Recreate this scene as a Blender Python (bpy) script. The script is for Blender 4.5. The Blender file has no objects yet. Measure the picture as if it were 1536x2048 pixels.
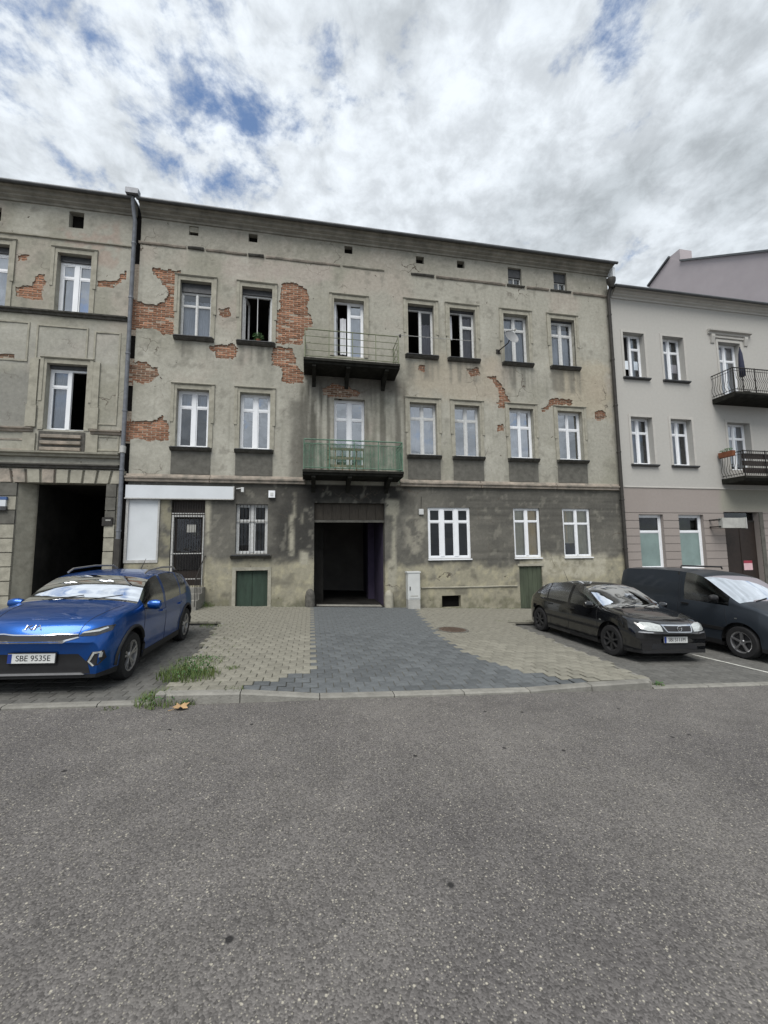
import bpy, bmesh, math, random
import numpy as np
from mathutils import Vector, Matrix
from mathutils.bvhtree import BVHTree
random.seed(7); rng = np.random.default_rng(7)
R = math.radians
SC = bpy.context.scene
COL = SC.collection

# ------------------------------------------------------------------ camera
D = 13.7; CZ = 1.815; FPX = 800.0            # metres to the facade, eye height over the wall base, focal length in photo pixels
def basis(yaw, pitch, roll):
    f = Vector((math.sin(yaw), math.cos(yaw), 0)); r = Vector((math.cos(yaw), -math.sin(yaw), 0)); u = Vector((0, 0, 1))
    f2 = f * math.cos(pitch) + u * math.sin(pitch); u2 = u * math.cos(pitch) - f * math.sin(pitch)
    return r * math.cos(roll) + u2 * math.sin(roll), u2 * math.cos(roll) - r * math.sin(roll), f2
CR, CU, CF = basis(R(10.4247), R(5.5376), R(-0.6083))
EYE = Vector((0, -D, CZ))
cam = bpy.data.cameras.new('camera'); cam.sensor_fit = 'HORIZONTAL'; cam.sensor_width = 36; cam.lens = FPX / 1536 * 36
cam.clip_start = 0.05; cam.clip_end = 2000
cam_o = bpy.data.objects.new('camera', cam); COL.objects.link(cam_o)
cam_o.matrix_world = Matrix(((CR.x, CU.x, -CF.x, EYE.x), (CR.y, CU.y, -CF.y, EYE.y), (CR.z, CU.z, -CF.z, EYE.z), (0, 0, 0, 1)))
SC.camera = cam_o

# ------------------------------------------------------------------ sky, sun, exposure
SUN_EL, SUN_AZ = R(58), R(205)               # azimuth from +Y clockwise: behind the photographer, a little to the left
W = bpy.data.worlds.new('World'); SC.world = W; W.use_nodes = True
def world():
    nt = W.node_tree; nt.nodes.clear(); N = nt.nodes.new; L = nt.links.new
    out = N('ShaderNodeOutputWorld'); sky = N('ShaderNodeTexSky'); sky.sky_type = 'NISHITA'; sky.sun_disc = False
    sky.sun_elevation = SUN_EL; sky.sun_rotation = SUN_AZ; sky.air_density = 1.0; sky.dust_density = 0.6; sky.ozone_density = 1.6
    b1 = N('ShaderNodeBackground'); b1.inputs[1].default_value = 0.13; L(sky.outputs[0], b1.inputs[0])
    tc = N('ShaderNodeTexCoord'); sep = N('ShaderNodeSeparateXYZ'); L(tc.outputs['Generated'], sep.inputs[0])
    def m(op, a, b=None, c=None, clamp=False):
        n = N('ShaderNodeMath'); n.operation = op; n.use_clamp = clamp
        for i, v in enumerate((a, b, c)):
            if v is None: continue
            if isinstance(v, (int, float)): n.inputs[i].default_value = v
            else: L(v, n.inputs[i])
        return n.outputs[0]
    zz = m('ADD', m('MAXIMUM', sep.outputs[2], 0.0), 0.22)
    cx = N('ShaderNodeCombineXYZ'); L(m('DIVIDE', sep.outputs[0], zz), cx.inputs[0]); L(m('DIVIDE', sep.outputs[1], zz), cx.inputs[1])
    def noise(scale, detail, rough, off, dist=0.0, lac=2.1):
        mp = N('ShaderNodeMapping'); mp.inputs['Location'].default_value = off; L(cx.outputs[0], mp.inputs[0])
        n = N('ShaderNodeTexNoise'); n.inputs['Scale'].default_value = scale; n.inputs['Detail'].default_value = detail
        n.inputs['Roughness'].default_value = rough; n.inputs['Distortion'].default_value = dist; n.inputs['Lacunarity'].default_value = lac
        L(mp.outputs[0], n.inputs['Vector']); return n.outputs['Fac']
    big = noise(0.9, 3, 0.5, (14.3, 4.2, 0)); mid = noise(3.4, 9, 0.60, (16.6, 11.5, 0), 0.25); puff = noise(8.5, 7, 0.6, (5.3, 0.9, 0), 0.2)
    cov = m('ADD', m('ADD', m('MULTIPLY', mid, 0.55), m('MULTIPLY', puff, 0.42)), m('MULTIPLY', big, 0.42))
    def ramp(x, a, b):
        n = N('ShaderNodeMapRange'); n.interpolation_type = 'SMOOTHSTEP'; n.inputs[1].default_value = a; n.inputs[2].default_value = b
        L(x, n.inputs[0]); return n.outputs[0]
    mask = ramp(cov, 0.525, 0.645)
    thick = m('ADD', m('MULTIPLY', big, 0.75), m('MULTIPLY', noise(3.0, 6, 0.55, (8.2, 4.4, 0), 0.3), 0.55))
    dark = ramp(thick, 0.58, 0.80)
    bill = ramp(m('ADD', m('MULTIPLY', puff, 0.55), m('MULTIPLY', noise(17.0, 5, 0.6, (2.2, 9.1, 0), 0.3), 0.45)), 0.36, 0.64)
    cr = N('ShaderNodeMix'); cr.data_type = 'RGBA'; L(dark, cr.inputs[0]); cr.inputs[6].default_value = (0.555, 0.595, 0.635, 1); cr.inputs[7].default_value = (0.35, 0.382, 0.408, 1)
    br = N('ShaderNodeMix'); br.data_type = 'RGBA'; br.blend_type = 'MULTIPLY'; br.inputs[0].default_value = 1.0; L(cr.outputs[2], br.inputs[6])
    cc = N('ShaderNodeCombineColor'); v = m('ADD', m('MULTIPLY', bill, 0.36), 0.84)
    for i in range(3): L(v, cc.inputs[i])
    L(cc.outputs[0], br.inputs[7])
    b2 = N('ShaderNodeBackground'); b2.inputs[1].default_value = 1.0; L(br.outputs[2], b2.inputs[0])
    ms = N('ShaderNodeMixShader'); L(mask, ms.inputs[0]); L(b1.outputs[0], ms.inputs[1]); L(b2.outputs[0], ms.inputs[2]); L(ms.outputs[0], out.inputs[0])
world()
sun = bpy.data.lights.new('sun', 'SUN'); sun.energy = 2.6; sun.angle = R(40); sun.color = (1.0, 0.965, 0.91)
sun_o = bpy.data.objects.new('sun', sun); COL.objects.link(sun_o); sun_o.location = (0, -30, 40)
sd = Vector((math.sin(SUN_AZ) * math.cos(SUN_EL), math.cos(SUN_AZ) * math.cos(SUN_EL), math.sin(SUN_EL)))
sun_o.rotation_euler = sd.to_track_quat('Z', 'Y').to_euler()
SC.view_settings.view_transform = 'Standard'; SC.view_settings.look = 'None'; SC.view_settings.exposure = 0.5; SC.view_settings.gamma = 1
SC.cycles.max_bounces = 8; SC.cycles.transparent_max_bounces = 12

# ------------------------------------------------------------------ pixel -> place helpers (a pixel gives a direction; the plane it meets gives the distance)
SLOPE = 0.043                                # the street falls to the right
ROADZ = -0.12
YK = -D + (CZ - ROADZ) / 0.3505              # kerb line
def ray(px, py): return CR * (px - 768) - CU * (py - 1024) + CF * FPX
def F(px, py, y=0.0):
    d = ray(px, py); t = (y + D) / d.y; return d.x * t, CZ + d.z * t
def FX(px, py, y=0.0): return F(px, py, y)[0]
def FZ(px, py, y=0.0): return F(px, py, y)[1]
def GP(px, py, h=0.0):
    d = ray(px, py); t = (ROADZ + h - CZ) / (d.z + SLOPE * d.x); return d.x * t, -D + d.y * t
def road_z(x): return ROADZ - SLOPE * x
def pix(X, Z, y=0.0):
    vx, vy, vz = X, y + D, Z - CZ
    a = vx * CR.x + vy * CR.y + vz * CR.z; b = vx * CU.x + vy * CU.y + vz * CU.z; c = vx * CF.x + vy * CF.y + vz * CF.z
    return 768 + FPX * a / c, 1024 - FPX * b / c
def rect(xl, xr, yt, yb, y=0.0):
    ym = (yt + yb) / 2; xm = (xl + xr) / 2
    return FX(xl, ym, y), FX(xr, ym, y), FZ(xm, yb, y), FZ(xm, yt, y)

# ------------------------------------------------------------------ materials
MAT = {}
def nodes(name):
    m = bpy.data.materials.new(name); m.use_nodes = True; MAT[name] = m
    return m, m.node_tree, m.node_tree.nodes['Principled BSDF']
def mat(name, col, rough=0.7, metal=0.0, var=0.25, scale=6.0, bump=0.0, bscale=40.0, spec=0.4, rand=0.0, coat=0.0, col2=None, detail=6, stretch=None):
    """plain procedural material: two-tone noise colour, optional per-object variation and bump"""
    m, nt, b = nodes(name); N = nt.nodes.new; L = nt.links.new
    tc = N('ShaderNodeTexCoord'); src = tc.outputs['Object']
    if stretch:
        mp = N('ShaderNodeMapping'); mp.inputs['Scale'].default_value = stretch; L(src, mp.inputs[0]); src = mp.outputs[0]
    n = N('ShaderNodeTexNoise'); n.inputs['Scale'].default_value = scale; n.inputs['Detail'].default_value = detail; n.inputs['Roughness'].default_value = 0.62
    L(src, n.inputs['Vector'])
    mr = N('ShaderNodeMapRange'); mr.inputs[1].default_value = 0.3; mr.inputs[2].default_value = 0.7; L(n.outputs['Fac'], mr.inputs[0])
    mx = N('ShaderNodeMix'); mx.data_type = 'RGBA'; L(mr.outputs[0], mx.inputs[0])
    c2 = col2 if col2 else tuple(c * (1 + var) for c in col)
    mx.inputs[6].default_value = (*(col if col2 else tuple(c * (1 - var) for c in col)), 1); mx.inputs[7].default_value = (*c2, 1)
    o = mx.outputs[2]
    if rand:
        oi = N('ShaderNodeObjectInfo'); hs = N('ShaderNodeHueSaturation'); r2 = N('ShaderNodeMapRange')
        r2.inputs[3].default_value = 1 - rand; r2.inputs[4].default_value = 1 + rand; L(oi.outputs['Random'], r2.inputs[0]); L(r2.outputs[0], hs.inputs['Value']); L(o, hs.inputs['Color']); o = hs.outputs[0]
    L(o, b.inputs['Base Color'])
    b.inputs['Roughness'].default_value = rough; b.inputs['Metallic'].default_value = metal; b.inputs['Specular IOR Level'].default_value = spec
    b.inputs['Coat Weight'].default_value = coat; b.inputs['Coat Roughness'].default_value = 0.04
    if bump:
        n2 = N('ShaderNodeTexNoise'); n2.inputs['Scale'].default_value = bscale; n2.inputs['Detail'].default_value = 5; L(tc.outputs['Object'], n2.inputs['Vector'])
        bp = N('ShaderNodeBump'); bp.inputs['Strength'].default_value = bump; bp.inputs['Distance'].default_value = 0.02; L(n2.outputs['Fac'], bp.inputs['Height']); L(bp.outputs[0], b.inputs['Normal'])
    return m
def mat_attr(name, rough=0.9, bump=0.35, lo=0.80, hi=1.14, crack=True):
    """plaster: colour from the wall's own colour attribute, broken up by fine grain"""
    m, nt, b = nodes(name); N = nt.nodes.new; L = nt.links.new
    a = N('ShaderNodeAttribute'); a.attribute_name = 'Col'; tc = N('ShaderNodeTexCoord')
    n = N('ShaderNodeTexNoise'); n.inputs['Scale'].default_value = 9; n.inputs['Detail'].default_value = 9; n.inputs['Roughness'].default_value = 0.68; L(tc.outputs['Object'], n.inputs['Vector'])
    mr = N('ShaderNodeMapRange'); mr.inputs[1].default_value = 0.28; mr.inputs[2].default_value = 0.72; mr.inputs[3].default_value = lo; mr.inputs[4].default_value = hi; L(n.outputs['Fac'], mr.inputs[0])
    mx = N('ShaderNodeMix'); mx.data_type = 'RGBA'; mx.blend_type = 'MULTIPLY'; mx.inputs[0].default_value = 1; L(a.outputs['Color'], mx.inputs[6]); L(mr.outputs[0], mx.inputs[7]); fin = mx.outputs[2]
    if crack:                                            # hairline cracks and small chips
        nd = N('ShaderNodeTexNoise'); nd.inputs['Scale'].default_value = 2.2; nd.inputs['Detail'].default_value = 6; L(tc.outputs['Object'], nd.inputs['Vector'])
        va = N('ShaderNodeVectorMath'); va.operation = 'MULTIPLY_ADD'; va.inputs[1].default_value = (0.9, 0.9, 0.9); L(nd.outputs['Color'], va.inputs[0]); L(tc.outputs['Object'], va.inputs[2])
        vo = N('ShaderNodeTexVoronoi'); vo.feature = 'DISTANCE_TO_EDGE'; vo.inputs['Scale'].default_value = 0.75; L(va.outputs[0], vo.inputs['Vector'])
        c1 = N('ShaderNodeMapRange'); c1.inputs[1].default_value = 0.004; c1.inputs[2].default_value = 0.013; c1.inputs[3].default_value = 1; c1.inputs[4].default_value = 0; L(vo.outputs['Distance'], c1.inputs[0])
        nm = N('ShaderNodeTexNoise'); nm.inputs['Scale'].default_value = 0.7; nm.inputs['Detail'].default_value = 4; L(tc.outputs['Object'], nm.inputs['Vector'])
        c2 = N('ShaderNodeMapRange'); c2.inputs[1].default_value = 0.54; c2.inputs[2].default_value = 0.66; L(nm.outputs['Fac'], c2.inputs[0])
        cm = N('ShaderNodeMath'); cm.operation = 'MULTIPLY'; L(c1.outputs[0], cm.inputs[0]); L(c2.outputs[0], cm.inputs[1])
        ch = N('ShaderNodeTexNoise'); ch.inputs['Scale'].default_value = 5.5; ch.inputs['Detail'].default_value = 3; L(tc.outputs['Object'], ch.inputs['Vector'])
        c3 = N('ShaderNodeMapRange'); c3.inputs[1].default_value = 0.715; c3.inputs[2].default_value = 0.735; L(ch.outputs['Fac'], c3.inputs[0])
        mxx = N('ShaderNodeMath'); mxx.operation = 'MAXIMUM'; L(cm.outputs[0], mxx.inputs[0]); L(c3.outputs[0], mxx.inputs[1])
        mc_ = N('ShaderNodeMix'); mc_.data_type = 'RGBA'; mc_.inputs[7].default_value = (0.09, 0.075, 0.06, 1); L(mxx.outputs[0], mc_.inputs[0]); L(fin, mc_.inputs[6]); fin = mc_.outputs[2]
    L(fin, b.inputs['Base Color'])
    b.inputs['Roughness'].default_value = rough; b.inputs['Specular IOR Level'].default_value = 0.15
    n2 = N('ShaderNodeTexNoise'); n2.inputs['Scale'].default_value = 28; n2.inputs['Detail'].default_value = 8; n2.inputs['Roughness'].default_value = 0.7; L(tc.outputs['Object'], n2.inputs['Vector'])
    bp = N('ShaderNodeBump'); bp.inputs['Strength'].default_value = bump; bp.inputs['Distance'].default_value = 0.03; L(n2.outputs['Fac'], bp.inputs['Height']); L(bp.outputs[0], b.inputs['Normal'])
    return m
def mat_glass(name, refl, tint, rough=0.02, k=1.1):
    m, nt, b = nodes(name); N = nt.nodes.new; L = nt.links.new; nt.nodes.remove(b)
    out = nt.nodes['Material Output']; t = N('ShaderNodeBsdfTransparent'); t.inputs[0].default_value = (*tint, 1)
    g = N('ShaderNodeBsdfGlossy'); g.inputs['Roughness'].default_value = rough; g.inputs[0].default_value = (0.93, 0.96, 1, 1)
    fr = N('ShaderNodeFresnel'); fr.inputs[0].default_value = 1.5
    ad = N('ShaderNodeMath'); ad.operation = 'MULTIPLY_ADD'; ad.use_clamp = True; ad.inputs[1].default_value = k; ad.inputs[2].default_value = refl; L(fr.outputs[0], ad.inputs[0])
    tc = N('ShaderNodeTexCoord'); n2 = N('ShaderNodeTexNoise'); n2.inputs['Scale'].default_value = 2.2; L(tc.outputs['Object'], n2.inputs['Vector'])
    bp = N('ShaderNodeBump'); bp.inputs['Strength'].default_value = 0.05; bp.inputs['Distance'].default_value = 0.05; L(n2.outputs['Fac'], bp.inputs['Height']); L(bp.outputs[0], g.inputs['Normal'])
    ms = N('ShaderNodeMixShader'); L(ad.outputs[0], ms.inputs[0]); L(t.outputs[0], ms.inputs[1]); L(g.outputs[0], ms.inputs[2]); L(ms.outputs[0], out.inputs[0])
    return m
def mat_asphalt():
    m, nt, b = nodes('asphalt'); N = nt.nodes.new; L = nt.links.new
    tc = N('ShaderNodeTexCoord')
    def vor(scale, off):
        mp = N('ShaderNodeMapping'); mp.inputs['Location'].default_value = off; L(tc.outputs['Object'], mp.inputs[0])
        v = N('ShaderNodeTexVoronoi'); v.inputs['Scale'].default_value = scale; v.inputs['Randomness'].default_value = 1; L(mp.outputs[0], v.inputs['Vector']); return v
    def nz(scale, detail, rough=0.6):
        n = N('ShaderNodeTexNoise'); n.inputs['Scale'].default_value = scale; n.inputs['Detail'].default_value = detail; n.inputs['Roughness'].default_value = rough; L(tc.outputs['Object'], n.inputs['Vector']); return n.outputs['Fac']
    def rng_(x, a, b_, c, d):
        r = N('ShaderNodeMapRange'); r.inputs[1].default_value = a; r.inputs[2].default_value = b_; r.inputs[3].default_value = c; r.inputs[4].default_value = d; L(x, r.inputs[0]); return r.outputs[0]
    def mixc(f, a, b_, bt='MIX'):
        x = N('ShaderNodeMix'); x.data_type = 'RGBA'; x.blend_type = bt
        for i, v in ((0, f), (6, a), (7, b_)):
            if isinstance(v, tuple): x.inputs[i].default_value = (*v, 1)
            elif isinstance(v, (int, float)): x.inputs[i].default_value = v
            else: L(v, x.inputs[i])
        return x.outputs[2]
    v1 = vor(95, (0, 0, 0)); v2 = vor(52, (4, 2, 1))
    stone = N('ShaderNodeSeparateColor'); L(v1.outputs['Color'], stone.inputs[0])
    base = mixc(rng_(nz(0.45, 4), 0.35, 0.65, 0, 1), (0.086, 0.081, 0.079), (0.122, 0.115, 0.109))
    grain = mixc(1.0, base, rng_(stone.outputs[0], 0, 1, 0.60, 1.42), 'MULTIPLY')
    def light(v, thr, size):
        s = N('ShaderNodeSeparateColor'); L(v.outputs['Color'], s.inputs[0])
        a = N('ShaderNodeMath'); a.operation = 'GREATER_THAN'; a.inputs[1].default_value = thr; L(s.outputs[1], a.inputs[0])
        c = N('ShaderNodeMath'); c.operation = 'MULTIPLY'; L(a.outputs[0], c.inputs[0]); L(rng_(v.outputs['Distance'], size * 0.6, size, 1, 0), c.inputs[1]); return c.outputs[0]
    c = mixc(light(v1, 0.85, 0.5), grain, (0.25, 0.235, 0.20)); c = mixc(light(v2, 0.955, 0.42), c, (0.33, 0.31, 0.26))
    v3 = vor(1.15, (0.3, 0.8, 0)); v3.voronoi_dimensions = '2D'; c = mixc(light(v3, 0.62, 0.03), c, (0.022, 0.021, 0.021))
    c = mixc(1.0, c, rng_(nz(2.6, 6, 0.7), 0.3, 0.7, 0.86, 1.14), 'MULTIPLY')
    L(c, b.inputs['Base Color']); b.inputs['Roughness'].default_value = 0.78; b.inputs['Specular IOR Level'].default_value = 0.35
    bp = N('ShaderNodeBump'); bp.inputs['Strength'].default_value = 0.55; bp.inputs['Distance'].default_value = 0.006; bp.invert = True; L(v1.outputs['Distance'], bp.inputs['Height']); L(bp.outputs[0], b.inputs['Normal'])
mat_asphalt()
mat_attr('plaster'); mat_attr('render_clean', 0.9, 0.06, 0.95, 1.05, False)
mat('trim', (0.30, 0.288, 0.24), 0.9, var=0.22, scale=5, bump=0.3, bscale=30, spec=0.15)
mat('trim_worn', (0.17, 0.16, 0.14), 0.9, scale=4, col2=(0.40, 0.345, 0.29), bump=0.4, bscale=25, spec=0.15)
mat('trim_dark', (0.085, 0.082, 0.074), 0.9, var=0.4, scale=7, bump=0.3, spec=0.15)
mat('apron_grey', (0.115, 0.112, 0.10), 0.95, var=0.25, scale=5, bump=0.2, spec=0.1)
mat('cornice', (0.225, 0.215, 0.185), 0.9, var=0.28, scale=3, bump=0.25, spec=0.15)
mat('brick', (0.20, 0.098, 0.062), 0.92, var=0.28, scale=14, bump=0.5, bscale=60, spec=0.1, rand=0.38, col2=(0.36, 0.205, 0.135))
mat('brick_dull', (0.13, 0.08, 0.055), 0.92, var=0.3, scale=14, bump=0.5, bscale=60, spec=0.1, rand=0.4, col2=(0.24, 0.155, 0.11))
mat('mortar', (0.34, 0.29, 0.235), 0.95, var=0.3, scale=18, bump=0.5, spec=0.1)
mat('upvc', (0.74, 0.76, 0.79), 0.35, var=0.05, scale=3)
mat('old_white', (0.52, 0.53, 0.53), 0.6, var=0.14, scale=12)
mat('metal_sill', (0.06, 0.062, 0.066), 0.5, 0.3, var=0.3, scale=9)
mat('zinc', (0.17, 0.18, 0.20), 0.5, 0.35, var=0.25, scale=6)
mat('pipe_dark', (0.045, 0.042, 0.038), 0.55, 0.2, var=0.3, scale=5)
mat('roof', (0.06, 0.065, 0.075), 0.6, 0.2, var=0.25, scale=3)
mat('iron_dark', (0.03, 0.028, 0.026), 0.6, 0.3, var=0.3, scale=12)
mat('iron_green', (0.075, 0.155, 0.105), 0.65, 0.0, var=0.35, scale=14)
mat('iron_olive', (0.155, 0.17, 0.105), 0.65, 0.0, var=0.3, scale=12)
mat('iron_white', (0.38, 0.38, 0.37), 0.6, 0.0, var=0.2, scale=18)
mat('slab', (0.022, 0.022, 0.019), 0.95, var=0.4, scale=6, bump=0.3, spec=0.1)
mat('green_door', (0.025, 0.045, 0.032), 0.7, var=0.3, scale=8, stretch=(1, 1, 0.2))
mat('olive_door', (0.055, 0.068, 0.045), 0.75, var=0.3, scale=8, stretch=(1, 1, 0.2))
mat('wood_dark', (0.045, 0.038, 0.03), 0.8, var=0.4, scale=8, stretch=(6, 1, 0.5))
mat('wood_pale', (0.30, 0.235, 0.155), 0.8, var=0.3, scale=10)
mat('brown_door', (0.022, 0.015, 0.012), 0.6, var=0.25, scale=8)
mat('sign_white', (0.56, 0.59, 0.62), 0.55, var=0.05, scale=2)
mat('room', (0.16, 0.15, 0.14), 0.95, var=0.2, scale=1)
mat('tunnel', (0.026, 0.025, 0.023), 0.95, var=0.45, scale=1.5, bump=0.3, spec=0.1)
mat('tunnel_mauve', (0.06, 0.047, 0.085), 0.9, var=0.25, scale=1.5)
mat('curtain', (0.62, 0.63, 0.66), 0.9, var=0.08, scale=8)
mat('blind_tan', (0.66, 0.53, 0.33), 0.9, var=0.12, scale=5)
mat('blind_olive', (0.52, 0.50, 0.39), 0.9, var=0.12, scale=5)
mat('frosted', (0.17, 0.235, 0.225), 0.35, var=0.15, scale=2, coat=0.4)
mat('mauve_wall', (0.40, 0.365, 0.38), 0.92, var=0.05, scale=1.2, spec=0.15)
mat('ledge_clean', (0.42, 0.41, 0.385), 0.9, var=0.07, scale=3, spec=0.15)
mat('gutter_grey', (0.10, 0.105, 0.11), 0.5, 0.4, var=0.2, scale=3)
mat('block_beige', (0.195, 0.188, 0.158), 0.92, var=0.2, scale=9, bump=0.3, rand=0.13, spec=0.15)
mat('block_grey', (0.095, 0.103, 0.108), 0.85, var=0.2, scale=9, bump=0.3, rand=0.16, spec=0.25)
mat('sett', (0.105, 0.104, 0.098), 0.85, var=0.25, scale=9, bump=0.3, rand=0.13, spec=0.25)
mat('joint', (0.075, 0.072, 0.058), 0.95, var=0.3, scale=12)
mat('kerb', (0.205, 0.20, 0.182), 0.9, var=0.22, scale=6, bump=0.35, rand=0.1, spec=0.15)
mat('line_paint', (0.45, 0.45, 0.42), 0.85, var=0.35, scale=12)
mat('cabinet', (0.50, 0.515, 0.51), 0.6, var=0.08, scale=3)
mat('cabinet_base', (0.36, 0.36, 0.34), 0.85, var=0.15, scale=5)
mat('rust', (0.085, 0.06, 0.045), 0.85, var=0.35, scale=16, bump=0.3)
mat('grass', (0.05, 0.085, 0.022), 0.8, var=0.35, scale=4, col2=(0.13, 0.17, 0.05))
mat('leaf', (0.045, 0.10, 0.03), 0.7, var=0.3, scale=6)
mat('leaf_dry', (0.36, 0.235, 0.12), 0.85, var=0.3, scale=20)
mat('terracotta', (0.17, 0.062, 0.03), 0.85, var=0.25, scale=6)
mat('dish', (0.22, 0.225, 0.23), 0.55, 0.1, var=0.1, scale=5)
mat('rubber', (0.014, 0.014, 0.015), 0.85, var=0.2, scale=12)
mat('alloy', (0.42, 0.42, 0.43), 0.35, 0.85, var=0.1, scale=8)
mat('alloy_dull', (0.05, 0.05, 0.052), 0.5, 0.5, var=0.2, scale=8)
mat('paint_blue', (0.004, 0.07, 0.30), 0.30, 0.7, var=0.06, scale=2, coat=0.6, spec=0.5)
mat('paint_black', (0.006, 0.0065, 0.008), 0.12, 0.0, var=0.2, scale=2, coat=0.9, spec=0.5)
mat('paint_grey', (0.028, 0.035, 0.045), 0.38, 0.3, var=0.08, scale=2, coat=0.2, spec=0.4)
mat('plastic', (0.011, 0.011, 0.012), 0.55, var=0.2, scale=9)
mat('cabin', (0.022, 0.022, 0.023), 0.85, var=0.2, scale=6)
mat('chrome', (0.72, 0.73, 0.75), 0.14, 1.0, var=0.03, scale=4)
mat('lamp', (0.62, 0.64, 0.62), 0.15, 0.6, var=0.2, scale=30, coat=1.0)
mat('lamp_dark', (0.03, 0.032, 0.035), 0.15, 0.3, var=0.3, scale=20, coat=1.0)
mat('plate', (0.62, 0.63, 0.62), 0.45, var=0.04, scale=6)
mat('plate_blue', (0.015, 0.04, 0.22), 0.45, var=0.05, scale=6)
mat('ink', (0.012, 0.012, 0.014), 0.6, var=0.1, scale=6)
mat('ink_red', (0.30, 0.035, 0.06), 0.6, var=0.1, scale=6)
mat('ink_pink', (0.62, 0.42, 0.45), 0.6, var=0.1, scale=6)
mat('ink_blue', (0.05, 0.10, 0.24), 0.6, var=0.1, scale=6)
mat('navy', (0.02, 0.024, 0.05), 0.8, var=0.2, scale=6)
mat('black_gap', (0.01, 0.0095, 0.009), 0.98, var=0.3, scale=5, spec=0.05)
mat_glass('glass', 0.10, (0.72, 0.76, 0.80)); mat_glass('glass_dark', 0.0, (0.55, 0.54, 0.56)); mat_glass('glass_sky', 0.30, (0.6, 0.63, 0.68))
mat_glass('glass_clear', 0.03, (0.95, 0.95, 0.95)); mat_glass('car_glass', 0.09, (0.42, 0.48, 0.47), 0.03); mat_glass('car_glass_dark', 0.0, (0.12, 0.13, 0.135), 0.16, 0.5); mat('car_glass_rear', (0.008, 0.009, 0.01), 0.55, var=0.1, scale=3, spec=0.15)
def mat_net():
    m, nt, b = nodes('net_green'); N = nt.nodes.new; L = nt.links.new
    t = N('ShaderNodeBsdfTransparent'); b.inputs['Base Color'].default_value = (0.07, 0.135, 0.095, 1); b.inputs['Roughness'].default_value = 0.9
    tc = N('ShaderNodeTexCoord'); n = N('ShaderNodeTexNoise'); n.inputs['Scale'].default_value = 5; n.inputs['Detail'].default_value = 6; L(tc.outputs['Object'], n.inputs['Vector'])
    mr = N('ShaderNodeMapRange'); mr.inputs[1].default_value = 0.3; mr.inputs[2].default_value = 0.7; mr.inputs[3].default_value = 0.22; mr.inputs[4].default_value = 0.62; L(n.outputs['Fac'], mr.inputs[0])
    ms = N('ShaderNodeMixShader'); L(mr.outputs[0], ms.inputs[0]); L(t.outputs[0], ms.inputs[1]); L(b.outputs[0], ms.inputs[2]); L(ms.outputs[0], nt.nodes['Material Output'].inputs[0])
mat_net()

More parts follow.
